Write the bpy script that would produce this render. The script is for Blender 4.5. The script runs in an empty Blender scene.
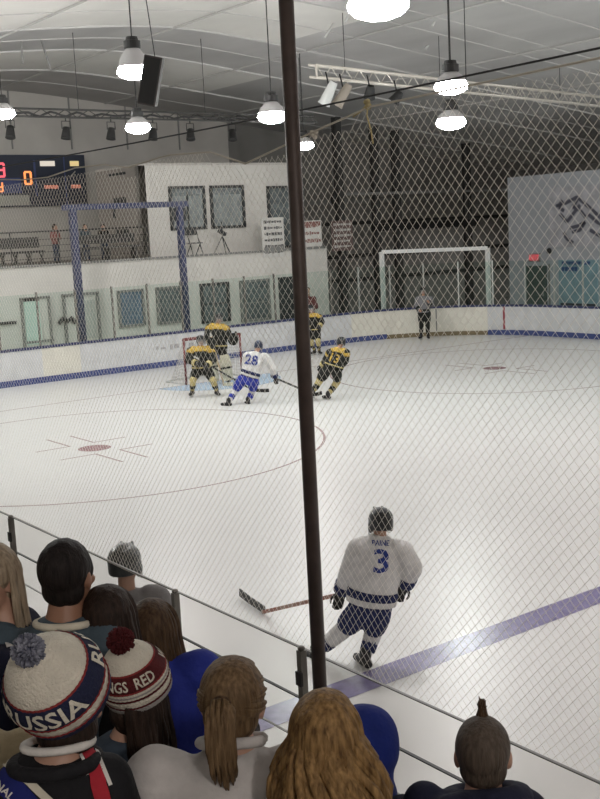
import bpy, bmesh, math, random
from mathutils import Vector, Matrix, noise
from mathutils.bvhtree import BVHTree
random.seed(7)
V = Vector
PI = math.pi
SC = bpy.context.scene
COL = SC.collection

# ------------------------------------------------------------------ camera
FPX = 1096.92
YAW, PITCH, ROLL = 0.6384, 0.1533, -0.0502
CAM = V((-16.098, -25.612, 4.016))
_d = V((math.sin(YAW)*math.cos(PITCH), math.cos(YAW)*math.cos(PITCH), -math.sin(PITCH)))
_r0 = _d.cross(V((0, 0, 1))).normalized()
_u0 = _r0.cross(_d)
CR = math.cos(ROLL)*_r0 + math.sin(ROLL)*_u0
CU = -math.sin(ROLL)*_r0 + math.cos(ROLL)*_u0
CD = _d
cd = bpy.data.cameras.new('camera'); cam = bpy.data.objects.new('camera', cd); COL.objects.link(cam)
cd.sensor_fit = 'HORIZONTAL'; cd.sensor_width = 36; cd.lens = FPX/600*36
cd.clip_start = 0.05; cd.clip_end = 300
cam.matrix_world = Matrix(((CR.x, CU.x, -CD.x, CAM.x), (CR.y, CU.y, -CD.y, CAM.y), (CR.z, CU.z, -CD.z, CAM.z), (0, 0, 0, 1)))
SC.camera = cam


def ray(px, py):
    return ((px-300)/FPX*CR + (399.5-py)/FPX*CU + CD)


def at(px, py, axis, val):            # point seen at a pixel, on the plane axis = val
    v = ray(px, py)
    return CAM + v*((val-CAM[axis])/v[axis])


def far(px, py, dist):                # point seen at a pixel, dist metres away
    return CAM + ray(px, py).normalized()*dist


def proj(p):
    q = V(p)-CAM
    z = q.dot(CD)
    return 300+FPX*q.dot(CR)/z, 399.5-FPX*q.dot(CU)/z


# ------------------------------------------------------------------ materials
def mat(name, color, rough=.6, metal=0., spec=.5, var=0., vscale=8., bump=0., bscale=40., stretch=(1, 1, 1), color2=None, sheen=0.):
    m = bpy.data.materials.new(name); m.use_nodes = True
    nt = m.node_tree; b = nt.nodes['Principled BSDF']
    c = (*color, 1)
    b.inputs['Base Color'].default_value = c
    b.inputs['Roughness'].default_value = rough
    b.inputs['Metallic'].default_value = metal
    b.inputs['Specular IOR Level'].default_value = spec
    if sheen: b.inputs['Sheen Weight'].default_value = sheen
    if var or color2 or bump:
        tc = nt.nodes.new('ShaderNodeTexCoord'); mp = nt.nodes.new('ShaderNodeMapping')
        mp.inputs['Scale'].default_value = stretch
        nt.links.new(tc.outputs['Object'], mp.inputs['Vector'])
    if var or color2:
        n = nt.nodes.new('ShaderNodeTexNoise'); n.inputs['Scale'].default_value = vscale; n.inputs['Detail'].default_value = 5
        nt.links.new(mp.outputs[0], n.inputs['Vector'])
        r = nt.nodes.new('ShaderNodeValToRGB')
        r.color_ramp.elements[0].position = .3; r.color_ramp.elements[1].position = .7
        if color2:
            r.color_ramp.elements[0].color = c; r.color_ramp.elements[1].color = (*color2, 1)
        else:
            r.color_ramp.elements[0].color = (*[x*(1-var) for x in color], 1)
            r.color_ramp.elements[1].color = (*[min(1, x*(1+var)) for x in color], 1)
        nt.links.new(n.outputs['Fac'], r.inputs['Fac']); nt.links.new(r.outputs['Color'], b.inputs['Base Color'])
    if bump:
        n2 = nt.nodes.new('ShaderNodeTexNoise'); n2.inputs['Scale'].default_value = bscale; n2.inputs['Detail'].default_value = 3
        nt.links.new(mp.outputs[0], n2.inputs['Vector'])
        bp = nt.nodes.new('ShaderNodeBump'); bp.inputs['Strength'].default_value = bump; bp.inputs['Distance'].default_value = .01
        nt.links.new(n2.outputs['Fac'], bp.inputs['Height']); nt.links.new(bp.outputs[0], b.inputs['Normal'])
    return m


def emit(name, color, strength, base=(.1, .1, .1)):
    m = bpy.data.materials.new(name); m.use_nodes = True
    b = m.node_tree.nodes['Principled BSDF']
    b.inputs['Base Color'].default_value = (*base, 1)
    b.inputs['Emission Color'].default_value = (*color, 1); b.inputs['Emission Strength'].default_value = strength
    return m


def glass_mat(name, tint, refl=.12, rough=.05):
    m = bpy.data.materials.new(name); m.use_nodes = True
    nt = m.node_tree; nt.nodes.clear()
    o = nt.nodes.new('ShaderNodeOutputMaterial'); mx = nt.nodes.new('ShaderNodeMixShader')
    t = nt.nodes.new('ShaderNodeBsdfTransparent'); t.inputs['Color'].default_value = (*tint, 1)
    g = nt.nodes.new('ShaderNodeBsdfGlossy'); g.inputs['Roughness'].default_value = rough; g.inputs['Color'].default_value = (.9, .95, .93, 1)
    lw = nt.nodes.new('ShaderNodeLayerWeight'); lw.inputs['Blend'].default_value = .25
    mt = nt.nodes.new('ShaderNodeMath'); mt.operation = 'MULTIPLY'; mt.inputs[1].default_value = refl*4
    nt.links.new(lw.outputs['Fresnel'], mt.inputs[0]); mt.use_clamp = True
    nt.links.new(mt.outputs[0], mx.inputs[0]); nt.links.new(t.outputs[0], mx.inputs[1]); nt.links.new(g.outputs[0], mx.inputs[2])
    nt.links.new(mx.outputs[0], o.inputs[0])
    return m


def ice_mat():
    m = mat('ice', (.76, .765, .76), .2, spec=.38)
    nt = m.node_tree; b = nt.nodes['Principled BSDF']
    tc = nt.nodes.new('ShaderNodeTexCoord')
    n1 = nt.nodes.new('ShaderNodeTexNoise'); n1.inputs['Scale'].default_value = .9; n1.inputs['Detail'].default_value = 8
    mp = nt.nodes.new('ShaderNodeMapping'); mp.inputs['Scale'].default_value = (1, 2.6, 1); mp.inputs['Rotation'].default_value = (0, 0, .6)
    n2 = nt.nodes.new('ShaderNodeTexNoise'); n2.inputs['Scale'].default_value = 2.2; n2.inputs['Detail'].default_value = 10; n2.inputs['Distortion'].default_value = 2
    nt.links.new(tc.outputs['Object'], n1.inputs['Vector']); nt.links.new(tc.outputs['Object'], mp.inputs['Vector']); nt.links.new(mp.outputs[0], n2.inputs['Vector'])
    mx = nt.nodes.new('ShaderNodeMath'); mx.operation = 'ADD'; nt.links.new(n1.outputs['Fac'], mx.inputs[0]); nt.links.new(n2.outputs['Fac'], mx.inputs[1])
    r = nt.nodes.new('ShaderNodeValToRGB'); r.color_ramp.elements[0].position = .32; r.color_ramp.elements[1].position = .68
    dv = nt.nodes.new('ShaderNodeMath'); dv.operation = 'MULTIPLY'; dv.inputs[1].default_value = .5
    nt.links.new(mx.outputs[0], dv.inputs[0]); nt.links.new(dv.outputs[0], r.inputs['Fac'])
    r.color_ramp.elements[0].color = (.705, .705, .695, 1); r.color_ramp.elements[1].color = (.745, .745, .735, 1)
    nt.links.new(r.outputs[0], b.inputs['Base Color'])
    r2 = nt.nodes.new('ShaderNodeValToRGB'); r2.color_ramp.elements[0].color = (.27, .27, .27, 1); r2.color_ramp.elements[1].color = (.34, .34, .34, 1)
    nt.links.new(dv.outputs[0], r2.inputs['Fac']); nt.links.new(r2.outputs[0], b.inputs['Roughness'])
    n3 = nt.nodes.new('ShaderNodeTexNoise'); n3.inputs['Scale'].default_value = 12; n3.inputs['Detail'].default_value = 4
    nt.links.new(mp.outputs[0], n3.inputs['Vector'])
    bp = nt.nodes.new('ShaderNodeBump'); bp.inputs['Strength'].default_value = .06; bp.inputs['Distance'].default_value = .01
    nt.links.new(n3.outputs['Fac'], bp.inputs['Height']); nt.links.new(bp.outputs[0], b.inputs['Normal'])
    return m


M = {}
M['ice'] = ice_mat()
M['white_board'] = mat('white_board', (.62, .63, .64), .35, var=.08, vscale=3)
M['cream_board'] = mat('cream_board', (.72, .70, .62), .4, var=.05, vscale=3)
M['blue_strip'] = mat('blue_strip', (.05, .075, .22), .4)
M['ochre_strip'] = mat('ochre_strip', (.20, .16, .09), .5)
M['navy_cap'] = mat('navy_cap', (.03, .04, .12), .4)
M['red_paint'] = mat('red_paint', (.30, .04, .05), .5)
M['ice_red'] = mat('ice_red', (.40, .25, .26), .25, var=.15, vscale=6)
M['ice_ring'] = mat('ice_ring', (.52, .40, .40), .25, var=.12, vscale=6)
M['ice_red2'] = mat('ice_red2', (.55, .42, .41), .25)
M['ice_blue'] = mat('ice_blue', (.235, .212, .36), .25, var=.2, vscale=9)
M['crease'] = mat('crease', (.48, .62, .78), .25)
M['glass'] = glass_mat('glass', (.925, .92, .91), .012)
M['glass_far'] = glass_mat('glass_far', (.90, .945, .925), .07)
M['aluminium'] = mat('aluminium', (.42, .44, .42), .4, .8)
M['dark_post'] = mat('dark_post', (.20, .19, .17), .45, .6, var=.2)
M['white_steel'] = mat('white_steel', (.62, .63, .62), .45)
M['blue_steel'] = mat('blue_steel', (.032, .042, .10), .45)
M['brown_steel'] = mat('brown_steel', (.065, .046, .038), .5, .2, var=.2, vscale=12)
M['black_steel'] = mat('black_steel', (.012, .012, .012), .5)
M['dark_steel'] = mat('dark_steel', (.05, .05, .048), .6)
M['truss'] = mat('truss', (.72, .68, .62), .4, .5)
M['cord'] = mat('cord', (.93, .90, .84), .8)
def translucent(m, f=.5):
    nt = m.node_tree; b = nt.nodes['Principled BSDF']; o = nt.nodes['Material Output']
    t = nt.nodes.new('ShaderNodeBsdfTranslucent'); t.inputs['Color'].default_value = b.inputs['Base Color'].default_value
    x = nt.nodes.new('ShaderNodeMixShader'); x.inputs[0].default_value = f
    nt.links.new(b.outputs[0], x.inputs[1]); nt.links.new(t.outputs[0], x.inputs[2]); nt.links.new(x.outputs[0], o.inputs['Surface'])
translucent(M['cord'], .6)
M['rope'] = mat('rope', (.66, .62, .54), .9); translucent(M['rope'], .3)
M['yellow_rope'] = mat('yellow_rope', (.50, .42, .22), .9)
M['cable'] = mat('cable', (.03, .03, .03), .6)
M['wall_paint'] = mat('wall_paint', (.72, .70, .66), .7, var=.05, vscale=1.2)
M['wall_grey'] = mat('wall_grey', (.58, .555, .52), .75, var=.08, vscale=.8)
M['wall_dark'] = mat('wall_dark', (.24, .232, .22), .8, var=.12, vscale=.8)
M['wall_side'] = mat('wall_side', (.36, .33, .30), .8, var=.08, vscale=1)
M['wall_pale'] = mat('wall_pale', (.40, .42, .45), .7, var=.08, vscale=1)
M['vinyl'] = mat('vinyl', (.62, .61, .58), .5, var=.06, vscale=.7, bump=.25, bscale=2)
M['foil'] = mat('foil', (.46, .455, .45), .55, .3, var=.15, vscale=.6, bump=.35, bscale=2.5, stretch=(1, .3, 1))
M['seam'] = mat('seam', (.55, .54, .53), .5)
M['roof_grey'] = mat('roof_grey', (.42, .41, .40), .65, var=.1, vscale=.6)
M['concrete'] = mat('concrete', (.20, .19, .18), .8, var=.15)
M['frame_dark'] = mat('frame_dark', (.035, .04, .042), .5)
M['frame_grey'] = mat('frame_grey', (.25, .25, .24), .5)
M['pane_grey'] = mat('pane_grey', (.26, .29, .29), .5, var=.25, vscale=4)
M['pane_blue'] = mat('pane_blue', (.14, .20, .27), .2, var=.2, vscale=4)
M['pane_dark'] = mat('pane_dark', (.14, .165, .17), .2, var=.3, vscale=5)
M['pane_white'] = mat('pane_white', (.52, .53, .50), .4)
M['pane_green'] = emit('pane_green', (.62, .80, .70), .22, (.4, .5, .45))
M['paper'] = mat('paper', (.68, .67, .64), .7)
M['ink'] = mat('ink', (.12, .12, .12), .8)
M['ink_red'] = mat('ink_red', (.30, .16, .14), .8)
M['sign_brown'] = mat('sign_brown', (.22, .16, .15), .8)
M['mural_ink'] = mat('mural_ink', (.10, .10, .13), .8)
M['mural_grey'] = mat('mural_grey', (.42, .42, .45), .8, var=.2, vscale=3)
M['door_green'] = mat('door_green', (.07, .10, .09), .6)
M['poster_blue'] = mat('poster_blue', (.24, .36, .42), .6, var=.15, vscale=3)
M['poster_ink'] = mat('poster_ink', (.05, .10, .25), .6)
M['score_body'] = mat('score_body', (.025, .034, .062), .5)
M['score_panel'] = mat('score_panel', (.42, .42, .38), .6)
M['led_orange'] = emit('led_orange', (1, .30, .08), 1.6)
M['led_red'] = emit('led_red', (1, .12, .16), 1.3)
M['led_dim'] = emit('led_dim', (.8, .26, .16), .8)
M['led_white'] = emit('led_white', (.95, .85, .72), .8)
M['led_yellow'] = emit('led_yellow', (.95, .72, .30), .8)
M['exit_red'] = emit('exit_red', (1, .10, .12), 1.1)
M['lens'] = emit('lens', (1, .955, .945), 135)
M['lens_cool'] = emit('lens_cool', (.92, 1, .95), 135)
M['reflector'] = mat('reflector', (.55, .54, .54), .3, .3)
M['ballast'] = mat('ballast', (.02, .02, .02), .5)
M['speaker'] = mat('speaker', (.055, .045, .042), .7)
M['skin'] = mat('skin', (.46, .27, .19), .5, var=.06, vscale=20)
M['skin_tan'] = mat('skin_tan', (.30, .155, .095), .5, var=.06, vscale=20)
M['lip'] = mat('lip', (.32, .12, .10), .45)
M['eye_white'] = mat('eye_white', (.7, .69, .66), .25)
M['iris'] = mat('iris', (.03, .022, .018), .2)


def hair_mat(name, a, b, rough=.6):
    return mat(name, a, rough, color2=b, vscale=38, stretch=(2.2, 2.2, .28), bump=.5, bscale=70, spec=.18)


M['hair_black'] = hair_mat('hair_black', (.008, .006, .006), (.022, .017, .015))
M['hair_dark'] = hair_mat('hair_dark', (.014, .009, .007), (.04, .024, .017))
M['hair_brown'] = hair_mat('hair_brown', (.035, .020, .011), (.10, .060, .032))
M['hair_dblond'] = hair_mat('hair_dblond', (.07, .042, .020), (.20, .130, .068))
M['hair_blond'] = hair_mat('hair_blond', (.085, .045, .016), (.33, .20, .08))
M['hair_fair'] = hair_mat('hair_fair', (.20, .15, .10), (.42, .34, .24))
M['hair_buzz'] = hair_mat('hair_buzz', (.055, .042, .032), (.11, .085, .065))
FAB = dict(bump=.35, bscale=60, var=.15, vscale=12)
def fab(n, c, r=.85, **k): M[n] = mat(n, c, r, spec=.25, **{**FAB, **k})
fab('slate_cloth', (.06, .085, .105)); fab('black_cloth', (.012, .012, .014)); fab('navy_cloth', (.012, .014, .032)); fab('denim', (.045, .062, .085))
fab('royal_cloth', (.022, .035, .25)); fab('hood_blue', (.010, .022, .16)); fab('white_fleece', (.48, .46, .44), bump=.6, bscale=30)
fab('tan_cloth', (.42, .35, .22)); fab('jeans', (.05, .07, .12)); fab('dark_trouser', (.02, .02, .025)); fab('shoe', (.03, .03, .03))
fab('knit_white', (.66, .62, .52), bump=.8, bscale=150); fab('knit_navy', (.018, .022, .055), bump=.8, bscale=150); fab('knit_red', (.26, .035, .035), bump=.8, bscale=150)
fab('knit_grey', (.34, .32, .30), bump=.8, bscale=150); fab('knit_maroon', (.085, .012, .014), bump=.8, bscale=150); fab('red_cloth', (.36, .022, .035)); fab('cream_cloth', (.6, .56, .45))
fab('pom_navy', (.03, .035, .065), color2=(.30, .31, .36), vscale=55); fab('blue_patch', (.012, .018, .13)); fab('white_cloth', (.62, .60, .56)); fab('grey_cloth', (.22, .21, .21))
fab('jersey_white', (.62, .61, .60), .7); fab('jersey_blue', (.03, .05, .22)); fab('jersey_navy', (.018, .026, .085)); fab('jersey_black', (.018, .02, .018)); fab('jersey_gold', (.46, .31, .07))
fab('short_blue', (.035, .05, .30)); fab('sock_gold', (.50, .42, .20)); fab('pad_white', (.55, .52, .40)); fab('stripe_grey', (.20, .20, .21)); fab('maroon_coat', (.20, .07, .07)); fab('rose_coat', (.30, .13, .12))
M['helmet_black'] = mat('helmet_black', (.014, .016, .018), .3); M['helmet_navy'] = mat('helmet_navy', (.02, .03, .06), .3)
M['helmet_speckle'] = mat('helmet_speckle', (.016, .02, .022), .35, var=.3)
M['leather'] = mat('leather', (.014, .014, .016), .6); M['blade_steel'] = mat('blade_steel', (.5, .5, .5), .3, .9); M['white_plastic'] = mat('white_plastic', (.6, .6, .58), .4)
M['stick_red'] = mat('stick_red', (.34, .08, .045), .5, color2=(.42, .30, .24), vscale=6); M['stick_black'] = mat('stick_black', (.02, .02, .02), .5); M['stick_wood'] = mat('stick_wood', (.38, .30, .2), .5)
M['goal_red'] = mat('goal_red', (.16, .035, .035), .4); M['goal_net'] = mat('goal_net', (.55, .54, .52), .8)
M['seat_dark'] = mat('seat_dark', (.05, .05, .05), .6)


# ------------------------------------------------------------------ mesh builder
class MB:
    def __init__(s): s.v = []; s.f = []; s.mi = []; s.cur = 0

    def add(s, vs, fs):
        n = len(s.v); s.v += [V(x) for x in vs]; s.f += [tuple(i+n for i in f) for f in fs]; s.mi += [s.cur]*len(fs); return s

    def box(s, c, size, rot=None):
        c = V(c); h = V(size)/2; vs = []
        for x in (-1, 1):
            for y in (-1, 1):
                for z in (-1, 1):
                    p = V((x*h.x, y*h.y, z*h.z)); vs.append(c+(rot @ p if rot else p))
        return s.add(vs, [(0, 1, 3, 2), (4, 6, 7, 5), (0, 4, 5, 1), (2, 3, 7, 6), (0, 2, 6, 4), (1, 5, 7, 3)])

    def bar(s, a, b, w, h, up=(0, 0, 1)):
        a, b = V(a), V(b); d = (b-a); L = d.length; d.normalize(); up = V(up)
        if abs(d.dot(up)) > .99: up = V((1, 0, 0))
        x = d.cross(up).normalized(); z = x.cross(d)
        R = Matrix((x, d, z)).transposed()
        return s.box((a+b)/2, (w, L, h), R)

    def tube(s, pts, r, n=8, cap=True):
        pts = [V(p) for p in pts]; k = len(pts); rs = r if isinstance(r, (list, tuple)) else [r]*k
        prev = None; base = len(s.v)
        for i, p in enumerate(pts):
            t = (pts[min(i+1, k-1)]-pts[max(i-1, 0)])
            t = t.normalized() if t.length > 1e-9 else V((0, 0, 1))
            if prev is None:
                a = V((0, 0, 1)) if abs(t.z) < .9 else V((1, 0, 0)); x = t.cross(a).normalized()
            else:
                x = (prev-t*prev.dot(t))
                x = x.normalized() if x.length > 1e-6 else t.orthogonal().normalized()
            prev = x; y = t.cross(x)
            for j in range(n):
                an = 2*PI*j/n; s.v.append(p+(x*math.cos(an)+y*math.sin(an))*rs[i])
        fs = []
        for i in range(k-1):
            for j in range(n):
                fs.append((base+i*n+j, base+i*n+(j+1) % n, base+(i+1)*n+(j+1) % n, base+(i+1)*n+j))
        if cap: fs += [tuple(base+j for j in reversed(range(n))), tuple(base+(k-1)*n+j for j in range(n))]
        s.f += fs; s.mi += [s.cur]*len(fs); return s

    def ell(s, c, rad, rot=None, nu=16, nv=10):
        c = V(c); vs = []; rad = V(rad) if not isinstance(rad, (int, float)) else V((rad,)*3)
        for i in range(1, nv):
            ph = PI*i/nv
            for j in range(nu):
                th = 2*PI*j/nu
                p = V((rad.x*math.sin(ph)*math.cos(th), rad.y*math.sin(ph)*math.sin(th), rad.z*math.cos(ph))); vs.append(c+(rot @ p if rot else p))
        t = V((0, 0, rad.z)); vs += [c+(rot @ t if rot else t), c-(rot @ t if rot else t)]
        T = len(vs)-2; fs = []
        for i in range(nv-2):
            for j in range(nu):
                fs.append((i*nu+j, (i+1)*nu+j, (i+1)*nu+(j+1) % nu, i*nu+(j+1) % nu))
        for j in range(nu):
            fs.append((T, j, (j+1) % nu)); fs.append((T+1, (nv-2)*nu+(j+1) % nu, (nv-2)*nu+j))
        return s.add(vs, fs)

    def cap(s, a, ra, b, rb, n=12):
        a, b = V(a), V(b)
        s.ell(a, ra, None, n, 8); s.ell(b, rb, None, n, 8)
        if (b-a).length > 1e-6: s.tube([a, b], [ra, rb], n)
        return s

    def chain(s, pts, rs, n=12):
        for i in range(len(pts)-1): s.cap(pts[i], rs[i], pts[i+1], rs[i+1], n)
        return s

    def loft(s, rings, n=20):      # rings: (centre, xaxis, yaxis, rx, ry)
        base = len(s.v); k = len(rings)
        for c, x, y, rx, ry in rings:
            for j in range(n):
                an = 2*PI*j/n; s.v.append(V(c)+V(x)*rx*math.cos(an)+V(y)*ry*math.sin(an))
        fs = []
        for i in range(k-1):
            for j in range(n):
                fs.append((base+i*n+j, base+i*n+(j+1) % n, base+(i+1)*n+(j+1) % n, base+(i+1)*n+j))
        fs += [tuple(base+j for j in reversed(range(n))), tuple(base+(k-1)*n+j for j in range(n))]
        s.f += fs; s.mi += [s.cur]*len(fs); return s

    def lathe(s, prof, c=(0, 0, 0), axis=None, n=24, cap=True):   # prof: (radius, height)
        c = V(c); a = V(axis or (0, 0, 1)).normalized(); x = a.orthogonal().normalized(); y = a.cross(x)
        base = len(s.v); k = len(prof); fs = []
        for r, h in prof:
            for j in range(n):
                an = 2*PI*j/n; s.v.append(c+a*h+(x*math.cos(an)+y*math.sin(an))*max(r, 1e-4))
        for i in range(k-1):
            for j in range(n):
                fs.append((base+i*n+j, base+i*n+(j+1) % n, base+(i+1)*n+(j+1) % n, base+(i+1)*n+j))
        if cap: fs += [tuple(base+j for j in reversed(range(n))), tuple(base+(k-1)*n+j for j in range(n))]
        s.f += fs; s.mi += [s.cur]*len(fs); return s

    def mesh(s, name):
        me = bpy.data.meshes.new(name); me.from_pydata(s.v, [], s.f); me.update()
        return me

    def build(s, name, m, parent=None, smooth=False, bevel=0., fix=True):
        me = s.mesh(name)
        ms = m if isinstance(m, (list, tuple)) else [m]
        for x in ms: me.materials.append(M[x] if isinstance(x, str) else x)
        if len(ms) > 1: me.polygons.foreach_set('material_index', s.mi)
        if fix:
            bm = bmesh.new(); bm.from_mesh(me); bmesh.ops.recalc_face_normals(bm, faces=bm.faces); bm.to_mesh(me); bm.free()
        if smooth: me.polygons.foreach_set('use_smooth', [True]*len(me.polygons))
        o = bpy.data.objects.new(name, me); COL.objects.link(o)
        if bevel:
            b = o.modifiers.new('bevel', 'BEVEL'); b.width = bevel; b.segments = 2; b.limit_method = 'ANGLE'
        if parent is not None: setpar(o, parent)
        return o

    def skin(s, name, m, parent=None, voxel=.012, smooth=5, jitter=0., jscale=20., jstretch=(1, 1, 1)):
        """union of all pieces as one continuous surface"""
        me = s.mesh('tmp'); t = bpy.data.objects.new('tmp', me); COL.objects.link(t)
        r = t.modifiers.new('r', 'REMESH'); r.mode = 'VOXEL'; r.voxel_size = voxel
        if smooth:
            q = t.modifiers.new('s', 'SMOOTH'); q.iterations = smooth; q.factor = .5
        dg = bpy.context.evaluated_depsgraph_get(); dg.update()
        out = bpy.data.meshes.new_from_object(t.evaluated_get(dg), depsgraph=dg)
        bpy.data.objects.remove(t); bpy.data.meshes.remove(me)
        out.name = name
        if jitter:
            nn = [v.normal.copy() for v in out.vertices]
            for v, nrm in zip(out.vertices, nn):
                p = V((v.co.x*jstretch[0], v.co.y*jstretch[1], v.co.z*jstretch[2]))*jscale
                v.co += nrm*noise.noise(p)*jitter
        out.materials.clear(); out.materials.append(M[m])
        out.polygons.foreach_set('use_smooth', [True]*len(out.polygons))
        o = bpy.data.objects.new(name, out); COL.objects.link(o)
        if parent is not None: setpar(o, parent)
        return o


def setpar(o, parent):
    """parent keeping the world place: meshes are written in world space (figures, room) or in the parent's own space"""
    o.parent = parent
    if WORLD[0]:
        w = world_of(parent)
        o.matrix_parent_inverse = w.inverted()


WORLD = [True]
def world_of(o):
    m = o.matrix_basis.copy()
    return m if o.parent is None else world_of(o.parent) @ o.matrix_parent_inverse @ m


def tag(o, label, cat, group=None, kind=None):
    o['label'] = label; o['category'] = cat
    if group: o['group'] = group
    if kind: o['kind'] = kind
    return o


def empty(name, loc, label, cat, group=None, rz=0):
    o = bpy.data.objects.new(name, None); COL.objects.link(o); o.location = V(loc); o.rotation_euler = (0, 0, rz); o.empty_display_size = .1
    return tag(o, label, cat, group)


def struct(o, label=None, cat=None):
    o['kind'] = 'structure'
    if label: o['label'] = label
    if cat: o['category'] = cat
    return o


def clone(src, loc=None, label=None, group=None):
    r = src.copy(); COL.objects.link(r)
    if loc is not None: r.location = V(loc)
    if label: r['label'] = label
    if group: r['group'] = group
    for c in [o for o in bpy.data.objects if o.parent == src]:
        k = c.copy(); COL.objects.link(k); k.parent = r
        for g in [o for o in bpy.data.objects if o.parent == c]:
            h = g.copy(); COL.objects.link(h); h.parent = k
    return r


def bvh(o):
    me = o.data
    return BVHTree.FromPolygons([v.co.copy() for v in me.vertices], [tuple(p.vertices) for p in me.polygons])


def text_geo(txt, size=1., depth=0., bold=0.):
    c = bpy.data.curves.new('t', 'FONT'); c.body = txt; c.size = size; c.extrude = 0; c.offset = bold; c.align_x = 'CENTER'; c.align_y = 'CENTER'; c.resolution_u = 2
    o = bpy.data.objects.new('t', c); COL.objects.link(o)
    dg = bpy.context.evaluated_depsgraph_get(); dg.update()
    me = bpy.data.meshes.new_from_object(o.evaluated_get(dg), depsgraph=dg)
    bm = bmesh.new(); bm.from_mesh(me)
    bmesh.ops.triangulate(bm, faces=bm.faces)
    for _ in range(2):
        bmesh.ops.subdivide_edges(bm, edges=[e for e in bm.edges if e.calc_length() > size*.12], cuts=1)
        bmesh.ops.triangulate(bm, faces=bm.faces)
    vs = [v.co.copy() for v in bm.verts]; bm.verts.index_update(); fs = [tuple(v.index for v in f.verts) for f in bm.faces]
    bm.free(); bpy.data.objects.remove(o); bpy.data.curves.remove(c); bpy.data.meshes.remove(me)
    return vs, fs


def flat_text(name, txt, m, parent, origin, x, y, size, off=.004, width=None):
    vs, fs = text_geo(txt, 1.); x = V(x).normalized(); y = V(y).normalized(); n = x.cross(y)
    w = max(v.x for v in vs)-min(v.x for v in vs); sx = size if width is None else width/w
    return MB().add([V(origin)+x*v.x*sx+y*v.y*size+n*off for v in vs], fs).build(name, m, parent, fix=False)


def px_text(name, txt, m, parent, tree, cx, cy, hpx, wpx, ang=0., off=.006, squash=1.):
    """lettering laid on a surface: centre, cap height and width of the text as the eye sees them"""
    vs, fs = text_geo(txt, 1., bold=.022)
    w = max(v.x for v in vs)-min(v.x for v in vs); h = max(v.y for v in vs)-min(v.y for v in vs)
    ca, sa = math.cos(ang), math.sin(ang); out = []
    for v in vs:
        a, b = v.x*wpx/w, -v.y*hpx/h
        d = ray(cx+a*ca-b*sa, cy+a*sa+b*ca).normalized()
        hit = tree.ray_cast(CAM, d)
        out.append(None if hit[0] is None else hit[0]+hit[1]*off*(1 if hit[1].dot(d) < 0 else -1))
    idx = {}; vv = []
    for i, p in enumerate(out):
        if p is not None: idx[i] = len(vv); vv.append(p)
    ff = [tuple(idx[i] for i in f) for f in fs if all(i in idx for i in f)]
    if not ff: return None
    return MB().add(vv, ff).build(name, m, parent, fix=False)


def px_strip(name, m, parent, tree, pts, wpx, off=.006, steps=14):
    """a cloth strip laid on a surface along a path"""
    path = []
    for i in range(len(pts)-1):
        for k in range(steps): path.append(V(pts[i]).lerp(V(pts[i+1]), k/steps))
    path.append(V(pts[-1])); vs = []; ok = []; nw = 5
    for i, p in enumerate(path):
        t = (path[min(i+1, len(path)-1)]-path[max(i-1, 0)]).normalized(); nrm = V((-t.y, t.x))
        w = wpx if not isinstance(wpx, (tuple, list)) else wpx[0]+(wpx[1]-wpx[0])*i/(len(path)-1)
        for j in range(nw):
            q = p+nrm*w*(j/(nw-1)-.5); d = ray(q.x, q.y).normalized(); hit = tree.ray_cast(CAM, d)
            if hit[0] is None: vs.append(V((0, 0, 0))); ok.append(False)
            else: vs.append(hit[0]+hit[1]*off*(1 if hit[1].dot(d) < 0 else -1)); ok.append(True)
    fs = []
    for i in range(len(path)-1):
        for j in range(nw-1):
            q = (i*nw+j, i*nw+j+1, (i+1)*nw+j+1, (i+1)*nw+j)
            if all(ok[k] for k in q) and max((vs[q[a]]-vs[q[(a+1) % 4]]).length for a in range(4)) < .06: fs.append(q)
    if not fs: return None
    used = sorted({k for f in fs for k in f}); mp = {k: i for i, k in enumerate(used)}
    o = MB().add([vs[k] for k in used], [tuple(mp[k] for k in f) for f in fs]).build(name, m, parent, smooth=True, fix=False)
    return o

# ------------------------------------------------------------------ room shell
def roof(x): return 9.62-.12*(math.sqrt(x*x+4)-2)


YE, YL, YU = 14., 7., 8.       # end wall, lobby front, upper storey front
MZ = 3.32                      # mezzanine floor
struct(MB().box((3, -12, -.1), (34, 56, .2)).build('floor', 'ice'), 'scuffed white ice sheet of the rink', 'ice')
struct(MB().box((20.6, 0, -.12), (15, 40, .2)).build('floor_aisle', 'concrete'))
struct(MB().box((-15.3, -22, .6), (3.9, 36, 1.16)).box((-18.6, -22, .9), (2.7, 36, 1.9)).build('floor_stands', 'concrete'), 'grey concrete walkway of the stands', 'stands')
xs = [-20+i*.5 for i in range(97)]
def roof_strip(name, y0, y1, m, x0=-20, x1=28, parent=None):
    b = MB(); q = [x for x in xs if x0 <= x <= x1]; n = len(q)
    for z in (0, .12):
        for y in (y0, y1): b.v += [V((x, y, roof(x)+z)) for x in q]
    for i in range(n-1):
        b.f += [(i, i+1, n+i+1, n+i), (2*n+i, 3*n+i, 3*n+i+1, 2*n+i+1), (i, 2*n+i, 2*n+i+1, i+1), (n+i, n+i+1, 3*n+i+1, 3*n+i)]
    b.mi = [0]*len(b.f)
    return b.build(name, m, parent, smooth=False)
ceil = struct(roof_strip('ceiling', -40, -3.2, 'foil'), 'vaulted ceiling lined with foil and white insulation', 'ceiling')
roof_strip('ceiling_bay', -3.2, 1, 'vinyl', -20, 3.5, ceil); roof_strip('ceiling_bay', -3.2, 1, 'foil', 3.5, 28, ceil)
roof_strip('ceiling_bay', 1, 4.9, 'foil', -20, 28, ceil); roof_strip('ceiling_bay', 4.9, 9, 'vinyl', -20, 6, ceil); roof_strip('ceiling_bay', 4.9, 9, 'foil', 6, 28, ceil); roof_strip('ceiling_bay', 9, 14.2, 'roof_grey', -20, 28, ceil)
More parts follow.
